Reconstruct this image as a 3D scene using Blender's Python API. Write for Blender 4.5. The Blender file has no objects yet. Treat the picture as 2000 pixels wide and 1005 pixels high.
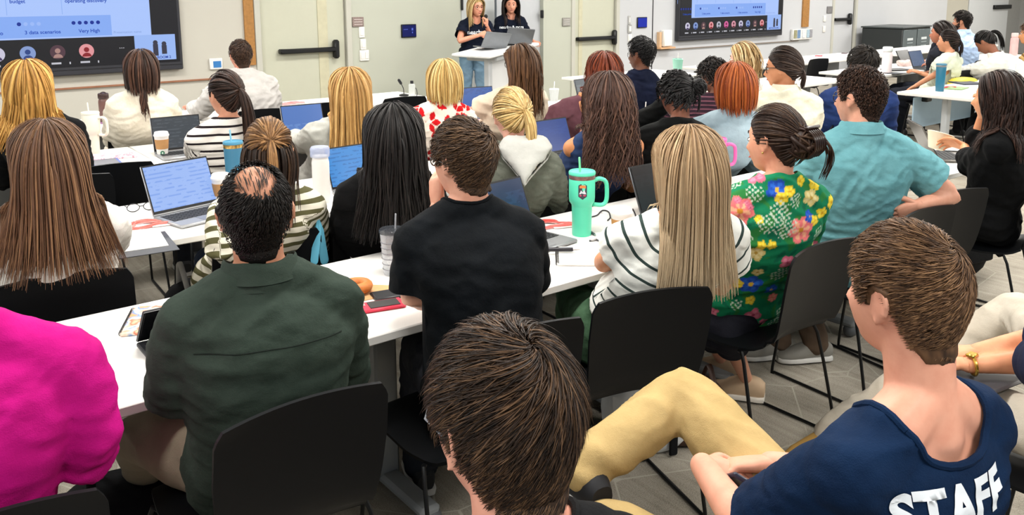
import bpy, math, random
import numpy as np
from mathutils import Vector, Matrix
from mathutils.bvhtree import BVHTree
SC = bpy.context.scene
COL = SC.collection
rng = np.random.default_rng(7)
random.seed(7)
R = math.radians
A = lambda *x: np.array(x, float)

# ------------------------------------------------ camera, world, lamps, exposure
CAM_H, FPX, PY = 1.70, 1670.0, 258.5
YAW, PIT, ROL = 0.659528, 0.165285, -0.005342
_f = A(math.sin(YAW)*math.cos(PIT), math.cos(YAW)*math.cos(PIT), -math.sin(PIT))
_r = A(math.cos(YAW), -math.sin(YAW), 0.0); _u = np.cross(_r, _f)
_r, _u = math.cos(ROL)*_r+math.sin(ROL)*_u, -math.sin(ROL)*_r+math.cos(ROL)*_u
CAMP = A(0, 0, CAM_H)
cd = bpy.data.cameras.new('camera'); cam = bpy.data.objects.new('camera', cd); COL.objects.link(cam)
cd.sensor_width = 36.0; cd.lens = 36.0*FPX/2000.0; cd.shift_y = (PY-502.5)/2000.0
cd.clip_start = 0.02; cd.clip_end = 100
m = Matrix.Identity(4)
for i in range(3):
    m[i][0] = _r[i]; m[i][1] = _u[i]; m[i][2] = -_f[i]; m[i][3] = CAMP[i]
cam.matrix_world = m
SC.camera = cam
SC.view_settings.view_transform = 'Standard'; SC.view_settings.look = 'None'
SC.view_settings.gamma = 1.0; SC.view_settings.exposure = 0.0
SC.view_settings.use_curve_mapping = False

world = bpy.data.worlds.new('world'); SC.world = world; world.use_nodes = True
bg = world.node_tree.nodes['Background']
bg.inputs[0].default_value = (0.72, 0.87, 1.0, 1); bg.inputs[1].default_value = 0.35
SC.cycles.transparent_max_bounces = 12; SC.cycles.max_bounces = 6; SC.cycles.diffuse_bounces = 3; SC.cycles.glossy_bounces = 3
SC.cycles.sample_clamp_indirect = 4.0
CEIL = 2.95
LAMP = [(x, y) for x in (-1.6, 1.6, 4.8, 8.0, 11.2, 14.4, 17.6, 20.8) for y in (-0.6, 2.0, 4.6, 7.4)]
for x, y in LAMP:
    ld = bpy.data.lights.new('ceiling_lamp_light', 'AREA'); ld.shape = 'RECTANGLE'; ld.size = 1.5; ld.size_y = 0.5
    ld.energy = 58; ld.color = (1.0, 0.975, 0.935)
    lo = bpy.data.objects.new('ceiling_lamp_light', ld); lo.location = (x, y, CEIL-0.07); COL.objects.link(lo)

def ray(px, py):
    return _r*(px-1000)/FPX + _u*(-(py-PY))/FPX + _f
def at(px, py, Y=None, z=None):
    d = ray(px, py)
    t = Y/d[1] if z is None else (z-CAM_H)/d[2]
    return CAMP+t*d

# ------------------------------------------------ materials
def lin(c):
    if isinstance(c, str):
        c = [int(c[i:i+2], 16)/255 for i in (0, 2, 4)]
    return tuple((x/12.92 if x <= .04045 else ((x+.055)/1.055)**2.4) for x in c[:3])
MATS = {}
class NT:
    def __init__(s, name):
        s.m = bpy.data.materials.new(name); s.m.use_nodes = True
        s.t = s.m.node_tree; s.n = s.t.nodes; s.b = s.n['Principled BSDF']
    def new(s, typ, **kw):
        n = s.n.new(typ)
        for k, v in kw.items(): setattr(n, k, v)
        return n
    def link(s, a, b): s.t.links.new(a, b)
    def mixc(s, fac, a, b):
        x = s.new('ShaderNodeMix', data_type='RGBA')
        for sock, v in ((x.inputs[0], fac), (x.inputs[6], a), (x.inputs[7], b)):
            if hasattr(v, 'links'): s.link(v, sock)
            elif isinstance(v, (float, int)): sock.default_value = v
            else: sock.default_value = (*lin(v), 1)
        return x.outputs[2]
    def noise(s, scale, detail=3, coord='Object', stretch=None, rough=.55):
        tc = s.new('ShaderNodeTexCoord'); out = tc.outputs[coord]
        if stretch:
            mp = s.new('ShaderNodeMapping'); mp.inputs['Scale'].default_value = stretch
            s.link(out, mp.inputs[0]); out = mp.outputs[0]
        n = s.new('ShaderNodeTexNoise'); n.inputs['Scale'].default_value = scale
        n.inputs['Detail'].default_value = detail; n.inputs['Roughness'].default_value = rough
        s.link(out, n.inputs['Vector']); return n.outputs[0]
    def ramp(s, fac, stops):
        r = s.new('ShaderNodeValToRGB'); s.link(fac, r.inputs[0])
        e = r.color_ramp.elements
        while len(e) > 1: e.remove(e[0])
        e[0].position = stops[0][0]; e[0].color = (*lin(stops[0][1]), 1)
        for p, c in stops[1:]:
            q = e.new(p); q.color = (*lin(c), 1)
        return r.outputs[0]
    def math(s, op, a, b=0.0):
        x = s.new('ShaderNodeMath', operation=op)
        for sock, v in ((x.inputs[0], a), (x.inputs[1], b)):
            if hasattr(v, 'links'): s.link(v, sock)
            else: sock.default_value = v
        return x.outputs[0]
    def attr(s, name):
        a = s.new('ShaderNodeAttribute', attribute_name=name); return a
    def bump(s, h, strength, dist=.002):
        b = s.new('ShaderNodeBump'); b.inputs['Strength'].default_value = strength
        b.inputs['Distance'].default_value = dist
        s.link(h, b.inputs['Height']); s.link(b.outputs[0], s.b.inputs['Normal'])
    def col(s, v):
        if hasattr(v, 'links'): s.link(v, s.b.inputs['Base Color'])
        else: s.b.inputs['Base Color'].default_value = (*lin(v), 1)
    def rough(s, v, spec=.5, metal=0):
        s.b.inputs['Roughness'].default_value = v; s.b.inputs['Specular IOR Level'].default_value = spec
        s.b.inputs['Metallic'].default_value = metal

def mat(c, rough=.5, spec=.4, metal=0, var=.06, scale=14, bump=0, key=None):
    k = key or ('m', c, rough, spec, metal, var, scale, bump)
    if k in MATS: return MATS[k]
    n = NT('surface_'+str(len(MATS))); l = lin(c)
    if var:
        d = tuple(max(0, x*(1-var)) for x in l); h = tuple(min(1, x*(1+var)) for x in l)
        ns = n.noise(scale)
        r = n.ramp(ns, [(.3, 'ffffff'), (.7, 'ffffff')])
        e = r.node.color_ramp.elements; e[0].color = (*d, 1); e[1].color = (*h, 1)
        n.link(r, n.b.inputs['Base Color'])
        if bump: n.bump(ns, bump)
    else: n.col(c)
    n.rough(rough, spec, metal); MATS[k] = n.m
    return n.m
def cloth(c, c2=None, weave=420, wr=.35, rough=.85, var=.10):
    k = ('cl', c, c2, weave, wr)
    if k in MATS: return MATS[k]
    n = NT('cloth_'+str(len(MATS)))
    l = lin(c); ns = n.noise(9, 4)
    r = n.ramp(ns, [(.3, 'ffffff'), (.72, 'ffffff')]); e = r.node.color_ramp.elements
    e[0].color = (*[x*(1-var) for x in l], 1)
    e[1].color = (*(lin(c2) if c2 else [min(1, x*(1+var)) for x in l]), 1)
    n.link(r, n.b.inputs['Base Color'])
    w = n.noise(weave, 1); big = n.noise(22, 3, rough=.5)
    n.bump(n.math('ADD', n.math('MULTIPLY', w, .12), n.math('MULTIPLY', big, wr*2)), .5, .012)
    n.rough(rough, .15); MATS[k] = n.m
    return n.m
def striped(base, dark, period, duty, wr=.25, phase=0.0):
    k = ('st', base, dark, period, duty)
    if k in MATS: return MATS[k]
    n = NT('striped_cloth'); a = n.attr('sv')
    fr = n.math('FRACT', n.math('ADD', n.math('DIVIDE', a.outputs['Fac'], period), phase))
    n.col(n.mixc(n.math('LESS_THAN', fr, duty), base, dark))
    n.bump(n.noise(24, 3), wr, .01); n.rough(.85, .15); MATS[k] = n.m
    return n.m
def painted(rough=.8, wr=.3):
    k = ('pt', rough, wr)
    if k in MATS: return MATS[k]
    n = NT('printed_cloth'); a = n.attr('dye'); n.link(a.outputs['Color'], n.b.inputs['Base Color'])
    n.bump(n.noise(24, 3), wr, .01); n.rough(rough, .15); MATS[k] = n.m
    return n.m
def skin(c):
    k = ('sk', c)
    if k in MATS: return MATS[k]
    n = NT('skin'); l = lin(c); ns = n.noise(30, 4)
    r = n.ramp(ns, [(.3, 'ffffff'), (.7, 'ffffff')]); e = r.node.color_ramp.elements
    e[0].color = (l[0]*.97, l[1]*.88, l[2]*.86, 1); e[1].color = (*[min(1, x*1.06) for x in l], 1)
    n.link(r, n.b.inputs['Base Color']); n.bump(n.noise(300, 2), .08, .001)
    n.rough(.5, .35)
    n.b.inputs['Subsurface Weight'].default_value = .0; n.b.inputs['Subsurface Radius'].default_value = (.012, .005, .003)
    n.b.inputs['Subsurface Scale'].default_value = 1.0
    MATS[k] = n.m; return n.m
def hairmat(c1, c2, c3, tip=None, rough=.42):
    k = ('hr', c1, c2, c3, tip)
    if k in MATS: return MATS[k]
    n = NT('hair'); a = n.attr('rnd')
    ns = n.noise(60, 2, stretch=(1, 1, .25))
    f = n.math('ADD', n.math('MULTIPLY', a.outputs['Fac'], .75), n.math('MULTIPLY', n.math('SUBTRACT', ns, .5), .7))
    c = n.ramp(n.math('ADD', f, .1), [(0, c1), (.5, c2), (1, c3)])
    if tip:
        c = n.mixc(n.math('POWER', n.attr('len').outputs['Fac'], 1.3), c, tip)
    n.col(c); n.rough(rough+.08, .24); MATS[k] = n.m
    return n.m
def emis(c, s):
    k = ('em', c, s)
    if k in MATS: return MATS[k]
    n = NT('lit'); n.col('000000'); n.b.inputs['Emission Color'].default_value = (*lin(c), 1)
    n.b.inputs['Emission Strength'].default_value = s; n.rough(.35, .3); MATS[k] = n.m
    return n.m
def glassy(c, alpha=.35, rough=.08):
    k = ('gl', c, alpha)
    if k in MATS: return MATS[k]
    n = NT('clear_plastic'); n.col(c); n.rough(rough, .6)
    tr = n.new('ShaderNodeBsdfTransparent'); tr.inputs[0].default_value = (.96, .97, .98, 1); mx = n.new('ShaderNodeMixShader'); mx.inputs[0].default_value = alpha
    lw = n.new('ShaderNodeLayerWeight'); lw.inputs[0].default_value = .35
    n.link(n.math('MULTIPLY', n.math('SUBTRACT', 1.0, n.math('MULTIPLY', lw.outputs['Facing'], .6)), alpha), mx.inputs[0])
    n.link(n.b.outputs[0], mx.inputs[1]); n.link(tr.outputs[0], mx.inputs[2]); n.link(mx.outputs[0], n.n['Material Output'].inputs[0])
    MATS[k] = n.m; return n.m

# ------------------------------------------------ mesh helpers
def mesh_from(V, F, smooth=True):
    me = bpy.data.meshes.new('mesh'); me.from_pydata([tuple(v) for v in V], [], [tuple(int(i) for i in f) for f in F])
    me.polygons.foreach_set('use_smooth', [smooth]*len(me.polygons)); me.update()
    return me
def quads_mesh(V, F):
    V = np.asarray(V, np.float32); F = np.asarray(F, np.int32)
    me = bpy.data.meshes.new('mesh'); me.vertices.add(len(V)); me.vertices.foreach_set('co', V.ravel())
    me.loops.add(F.size); me.loops.foreach_set('vertex_index', F.ravel())
    me.polygons.add(len(F)); me.polygons.foreach_set('loop_start', np.arange(0, F.size, 4, dtype=np.int32))
    me.polygons.foreach_set('use_smooth', np.ones(len(F), bool)); me.update(calc_edges=True)
    return me
def link(name, me, material, parent=None, loc=None):
    o = bpy.data.objects.new(name, me); COL.objects.link(o)
    if material is not None:
        me.materials.clear(); me.materials.append(material)
    if parent is not None: o.parent = parent
    if loc is not None: o.location = loc
    return o
def tag(o, label=None, cat=None, group=None, kind=None):
    if label: o['label'] = label
    if cat: o['category'] = cat
    if group: o['group'] = group
    if kind: o['kind'] = kind
    return o
def thing(name, label, cat, loc, rz=0, group=None):
    o = bpy.data.objects.new(name, None); COL.objects.link(o); o.empty_display_size = .05
    o.location = tuple(loc); o.rotation_euler = (0, 0, rz)
    return tag(o, label, cat, group)
def copy_tree(o, parent=None):
    c = o.copy(); COL.objects.link(c); c.parent = parent
    for ch in list(o.children): copy_tree(ch, c)
    return c

class MB:
    """collects shapes into one mesh"""
    def __init__(s): s.v = []; s.f = []
    def add(s, V, F):
        n = len(s.v); s.v += [tuple(map(float, v)) for v in V]; s.f += [tuple(int(i)+n for i in f) for f in F]; return s
    def box(s, c, d, rz=0, M=None, bev=0):
        x, y, z = (k/2 for k in d)
        if bev:
            b = min(bev, x*.98, y*.98, z*.98)
            pts = []
            for sx in (-1, 1):
                for sy in (-1, 1):
                    for sz in (-1, 1):
                        pts += [(sx*(x-b), sy*(y-b), sz*z), (sx*(x-b), sy*y, sz*(z-b)), (sx*x, sy*(y-b), sz*(z-b))]
            import bmesh
            bm = bmesh.new()
            for p in pts: bm.verts.new(p)
            r_ = bmesh.ops.convex_hull(bm, input=bm.verts); bm.verts.index_update()
            V = [v.co[:] for v in bm.verts]; F = [[v.index for v in f.verts] for f in bm.faces]; bm.free()
        else:
            V = [(a, b_, c_) for a in (-x, x) for b_ in (-y, y) for c_ in (-z, z)]
            F = [(0, 1, 3, 2), (4, 6, 7, 5), (0, 4, 5, 1), (2, 3, 7, 6), (0, 2, 6, 4), (1, 5, 7, 3)]
        V = np.array(V)
        if M is not None: V = V@np.array(M).T
        if rz:
            c_, s_ = math.cos(rz), math.sin(rz); V = V@np.array([[c_, -s_, 0], [s_, c_, 0], [0, 0, 1]]).T
        return s.add(V+np.array(c), F)
    def tube(s, pts, r, n=10, caps=True, flat=None):
        V, F = tube(pts, r, n, caps, flat); return s.add(V, F)
    def lathe(s, prof, c=(0, 0, 0), n=28, M=None):
        V = []; F = []; k = len(prof)
        for i in range(n):
            a = 2*math.pi*i/n
            for (r, z) in prof: V.append((r*math.cos(a), r*math.sin(a), z))
        for i in range(n):
            j = (i+1) % n
            for q in range(k-1): F.append((i*k+q, j*k+q, j*k+q+1, i*k+q+1))
        V = np.array(V)
        if M is not None: V = V@np.array(M).T
        return s.add(V+np.array(c), F)
    def sphere(s, c, r, n=14, M=None):
        r = (r, r, r) if isinstance(r, (int, float)) else r
        V = []; F = []; h = n//2
        for i in range(h+1):
            t = math.pi*i/h
            for j in range(n):
                a = 2*math.pi*j/n
                V.append((r[0]*math.sin(t)*math.cos(a), r[1]*math.sin(t)*math.sin(a), r[2]*math.cos(t)))
        for i in range(h):
            for j in range(n):
                k = (j+1) % n; F.append((i*n+j, (i+1)*n+j, (i+1)*n+k, i*n+k))
        V = np.array(V)
        if M is not None: V = V@np.array(M).T
        return s.add(V+np.array(c), F)
    def prism(s, poly, z0, z1, M=None, c=(0, 0, 0)):
        n = len(poly)
        V = np.array([(x, y, z0) for x, y in poly]+[(x, y, z1) for x, y in poly], float)
        F = [tuple(range(n-1, -1, -1)), tuple(range(n, 2*n))]+[(i, (i+1) % n, (i+1) % n+n, i+n) for i in range(n)]
        if M is not None: V = V@np.array(M).T
        return s.add(V+np.array(c), F)
    def build(s, name, material, parent=None, smooth=True, off=None, auto=40):
        V = np.array(s.v)
        if off is not None: V = V-np.array(off)
        me = mesh_from(V, s.f, smooth)
        if smooth and auto: me.set_sharp_from_angle(angle=R(auto))
        return link(name, me, material, parent)

def unit(v):
    v = np.asarray(v, float); return v/(np.linalg.norm(v)+1e-12)
def smooth_path(pts, k=4):
    P = [np.array(p, float) for p in pts]
    if len(P) < 3: return np.array([P[0]+(P[1]-P[0])*t for t in np.linspace(0, 1, k+1)])
    P = [2*P[0]-P[1]]+P+[2*P[-1]-P[-2]]; out = []
    for i in range(1, len(P)-2):
        for t in np.linspace(0, 1, k, endpoint=False):
            a, b, c, d = P[i-1:i+3]
            out.append(.5*((2*b)+(c-a)*t+(2*a-5*b+4*c-d)*t*t+(-a+3*b-3*c+d)*t**3))
    out.append(P[-2]); return np.array(out)
def tube(pts, r, n=10, caps=True, flat=None):
    P = np.array(pts, float); k = len(P)
    r = np.full(k, r, float) if np.isscalar(r) else np.interp(np.linspace(0, 1, k), np.linspace(0, 1, len(r)), r)
    if caps:
        t0 = unit(P[1]-P[0]); t1 = unit(P[-1]-P[-2])
        pre = [(P[0]-t0*r[0]*math.sin(a), r[0]*math.cos(a)) for a in (1.45, .95, .45)]
        post = [(P[-1]+t1*r[-1]*math.sin(a), r[-1]*math.cos(a)) for a in (.45, .95, 1.45)]
        P = np.vstack([[p for p, _ in pre], P, [p for p, _ in post]])
        r = np.concatenate([[q for _, q in pre], r, [q for _, q in post]]); k = len(P)
    T = np.gradient(P, axis=0); T /= np.linalg.norm(T, axis=1)[:, None]+1e-12
    u = np.cross(T[0], A(0, 0, 1))
    if np.linalg.norm(u) < .1: u = np.cross(T[0], A(1, 0, 0))
    u = unit(u); V = []; F = []
    for i in range(k):
        u = unit(u-T[i]*(u@T[i])); w = np.cross(T[i], u)
        for j in range(n):
            a = 2*math.pi*j/n
            V.append(P[i]+r[i]*(u*math.cos(a)+w*math.sin(a)*(flat or 1)))
    for i in range(k-1):
        for j in range(n):
            q = (j+1) % n; F.append((i*n+j, i*n+q, (i+1)*n+q, (i+1)*n+j))
    F.append(tuple(range(n-1, -1, -1))); F.append(tuple((k-1)*n+j for j in range(n)))
    return V, F
def loft(rings, caps=True):
    n = len(rings[0]); V = [p for r_ in rings for p in r_]; F = []
    for i in range(len(rings)-1):
        for j in range(n):
            q = (j+1) % n; F.append((i*n+j, i*n+q, (i+1)*n+q, (i+1)*n+j))
    if caps: F.append(tuple(range(n-1, -1, -1))); F.append(tuple((len(rings)-1)*n+j for j in range(n)))
    return V, F
def oval(c, a, b, rx, ry, n=24, p=2.3):
    out = []
    for j in range(n):
        t = 2*math.pi*j/n; ct, st = math.cos(t), math.sin(t)
        out.append(c+a*rx*math.copysign(abs(ct)**(2/p), ct)+b*ry*math.copysign(abs(st)**(2/p), st))
    return out

TMP = bpy.data.scenes.new('work')
def work_graph():
    TMP.view_layers[0].update()
    return TMP.view_layers[0].depsgraph
def voxel(parts, size, smooth=4, factor=.5):
    b = MB()
    for V, F in parts: b.add(V, F)
    me = mesh_from(b.v, b.f); ob = bpy.data.objects.new('work', me); TMP.collection.objects.link(ob)
    md = ob.modifiers.new('r', 'REMESH'); md.mode = 'VOXEL'; md.voxel_size = size; md.adaptivity = 0
    if smooth:
        s = ob.modifiers.new('s', 'SMOOTH'); s.factor = factor; s.iterations = smooth
    tdg = work_graph()
    out = bpy.data.meshes.new_from_object(ob.evaluated_get(tdg), depsgraph=tdg)
    bpy.data.objects.remove(ob); bpy.data.meshes.remove(me)
    out.polygons.foreach_set('use_smooth', [True]*len(out.polygons))
    return out
def co_of(me):
    a = np.empty(len(me.vertices)*3, np.float32); me.vertices.foreach_get('co', a); return a.reshape(-1, 3).astype(float)
def nor_of(me):
    a = np.empty(len(me.vertices)*3, np.float32); me.vertices.foreach_get('normal', a); return a.reshape(-1, 3).astype(float)
def set_co(me, V):
    me.vertices.foreach_set('co', np.asarray(V, np.float32).ravel()); me.update()
def fattr(me, name, a):
    d = me.attributes.new(name, 'FLOAT', 'POINT'); d.data.foreach_set('value', np.asarray(a, np.float32))
def cattr(me, name, a):
    d = me.attributes.new(name, 'FLOAT_COLOR', 'POINT')
    d.data.foreach_set('color', np.hstack([a, np.ones((len(a), 1))]).astype(np.float32).ravel())
def join_mesh(me, V, F):
    """adds loose verts and faces to a mesh"""
    v0 = co_of(me); F0 = [tuple(p.vertices) for p in me.polygons]; n = len(v0)
    bpy.data.meshes.remove(me)
    return mesh_from(np.vstack([v0, np.array(V)]), F0+[tuple(i+n for i in f) for f in F])
def nfield(P, seed, freq):
    """cheap smooth noise, about -1..1"""
    g = np.random.default_rng(seed); q = P*freq; s = np.zeros(len(P))
    w = np.stack([np.sin(q@g.normal(size=3)*1.0+g.uniform(0, 6)) for _ in range(3)], 1)*.9
    for i in range(4): s += np.sin((q+w)@g.normal(size=3)*1.3+g.uniform(0, 6))
    return s/2.6
def rot_z(v, h):
    """local right,forward,up to world for a heading (0 = +Y, positive to +X)"""
    c, s = math.cos(h), math.sin(h)
    v = np.asarray(v, float)
    return np.stack([v[..., 0]*c+v[..., 1]*s, -v[..., 0]*s+v[..., 1]*c, v[..., 2]], -1)
def frame(h, pitch=0, roll=0):
    """columns right, forward, up; pitch down positive"""
    f = A(math.sin(h)*math.cos(pitch), math.cos(h)*math.cos(pitch), -math.sin(pitch))
    r = A(math.cos(h), -math.sin(h), 0); u = np.cross(r, f)
    r, u = math.cos(roll)*r-math.sin(roll)*u, math.sin(roll)*r+math.cos(roll)*u
    return np.stack([r, f, u], 1)
# ------------------------------------------------ people
def head_geo(M, hc, s, m=True, nu=72, nv=50):
    V = []
    th = np.linspace(0.02, math.pi-.02, nv)[:, None]; az = np.linspace(0, 2*math.pi, nu, endpoint=False)[None, :]
    x = np.sin(th)*np.sin(az); y = np.sin(th)*np.cos(az); z = np.cos(th)+0*az
    t = np.clip(-z, 0, 1); fr = np.clip(y, 0, 1)
    X = .0745*x*(1-(.30 if m else .36)*t**1.6)
    X = X*(1+.05*np.clip(z, 0, 1)*(y < 0))
    Yf = .094*np.clip(y, 0, 1)**.86*(1-.10*t**2)+.030*t**1.2*np.clip(1.2-np.abs(x), 0, 1)
    Yb = .099*np.clip(y, None, 0)*(1-.42*t)+.012*t
    Y = np.where(y >= 0, Yf, Yb+.018*t**1.2)
    Z = np.where(z > 0, .112*z, .119*z)
    w = np.clip((y-.15)/.4, 0, 1); w = w*w*(3-2*w)
    g = lambda v, c, q: np.exp(-((v-c)/q)**2)
    d = .004*g(Z, .024, .012)*g(X, 0, .045) - .010*g(Z, -.001, .013)*g(np.abs(X), .031, .017)
    rp = np.clip((.014-Z)/.054, 0, 1)
    d += .026*rp**1.25*g(X, 0, .008+.008*rp)*np.where(Z < -.041, g(Z, -.041, .008), 1)
    d += .006*g(Z, -.067, .010)*g(X, 0, .024)-.003*g(Z, -.068, .003)*g(X, 0, .022)-.004*g(Z, -.083, .008)*g(X, 0, .02)
    d += .008*g(Z, -.103, .014)*g(X, 0, .022)+.004*g(Z, -.03, .02)*g(np.abs(X), .045, .02)
    Y = Y+w*d
    L = np.stack([X, Y, Z], -1).reshape(-1, 3)*s
    F = []
    for i in range(nv-1):
        for j in range(nu):
            q = (j+1) % nu; F.append((i*nu+j, (i+1)*nu+j, (i+1)*nu+q, i*nu+q))
    F.append(tuple(range(nu))); F.append(tuple(range((nv-1)*nu, nv*nu))[::-1])
    W = L@M.T+hc
    return W, [f[::-1] for f in F]
def ear_geo(M, hc, s, side):
    rim = []
    for a in np.linspace(-.5, 4.3, 12):
        rim.append((side*(.0800+.006*math.cos(a-.5)), -.010-.0155*math.cos(a)*-1*-1-.004*math.sin(a), -.004+.029*math.sin(a)))
    out = []
    V, F = tube(smooth_path(rim, 2), [.004, .0055, .0055, .0055, .006], 8); out.append((np.array(V)*s@M.T+hc, F))
    b = MB(); b.sphere((side*.077, -.009, -.006), (.0065, .014, .026), 12)
    out.append((np.array(b.v)*s@M.T+hc, b.f))
    b = MB(); b.sphere((side*.0785, -.003, -.031), (.006, .008, .009), 10)
    out.append((np.array(b.v)*s@M.T+hc, b.f))
    return out
def hand_geo(w, d, nrm, side, s=1.0, curl=.5, spread=.10, thumb=.6):
    """w wrist, d direction of the hand, nrm back-of-hand normal; five bent fingers and a thumb from the palm's side"""
    d = unit(d); nrm = unit(nrm-d*(nrm@d)); x = np.cross(d, nrm)*side     # x towards the thumb
    parts = []; r0 = .0145*s
    rings = [oval(w-d*.012*s, x, nrm, .026*s, .020*s, 14), oval(w+d*.012*s, x, nrm, .029*s, .019*s, 14),
             oval(w+d*.045*s, x, nrm, .039*s, .0165*s, 14), oval(w+d*.083*s-nrm*.002*s, x, nrm, .041*s, .0135*s, 14), oval(w+d*.093*s-nrm*.004*s, x, nrm, .036*s, .009*s, 14)]
    parts.append(loft(rings))
    ln = (.072, .080, .074, .058)
    for i in range(4):
        off = (.030-.0200*i)*s
        p = w+d*(.085-.004*abs(i-1))*s+x*off-nrm*.002*s
        a = curl*.75+.05*i; dirn = unit(d+x*(spread*(1.2-i)*.8)); pts = [p-dirn*.016*s, p]
        for k, fr in enumerate((.46, .30, .24)):
            q = unit(dirn*math.cos(a)-nrm*math.sin(a)); pts.append(pts[-1]+q*ln[i]*fr*s); a += curl*(.85-.15*k)
        parts.append(tube(smooth_path(pts, 3), [.0088*s, .0088*s, .0082*s, .0068*s], 9))
    p = w+d*.022*s+x*.026*s-nrm*.004*s
    q1 = unit(d*.62+x*.75-nrm*.35*thumb); q2 = unit(d*.95+x*.25-nrm*.5*thumb); q3 = unit(d*1.0-x*.05-nrm*.55*thumb)
    pts = [p-q1*.012*s, p, p+q1*.036*s, p+q1*.036*s+q2*.030*s, p+q1*.036*s+q2*.030*s+q3*.024*s]
    parts.append(tube(smooth_path(pts, 3), [.014*s, .0125*s, .0105*s, .0085*s], 10))
    return parts
def shoe(name, ankle, h, mt, sole_mt, root, base, s=1.0, low=True):
    f = A(math.sin(h), math.cos(h), 0); x = A(math.cos(h), -math.sin(h), 0); z = A(0, 0, 1)
    g = A(ankle[0], ankle[1], max(0, ankle[2]-.085))
    secs = [(-.075, .028, .028, .050), (-.055, .036, .040, .055), (-.02, .037, .046, .058), (.03, .040, .042, .053), (.08, .045, .032, .042), (.13, .044, .024, .034), (.165, .033, .017, .028), (.178, .015, .010, .022)]
    V, F = loft([oval(g+f*a*s+z*zz*s, x, z, w*s, hh*s, 16, 2.6) for a, w, hh, zz in secs])
    b = MB().add(V, F); o = b.build(name, mt, root, off=base)
    b = MB(); V, F = loft([oval(g+f*a*s+z*.014*s, x, z, (w+.004)*s, .013*s, 16, 4) for a, w, hh, zz in secs]); b.add(V, F)
    b.build('sole', sole_mt, o, off=base)
    return o

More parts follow.
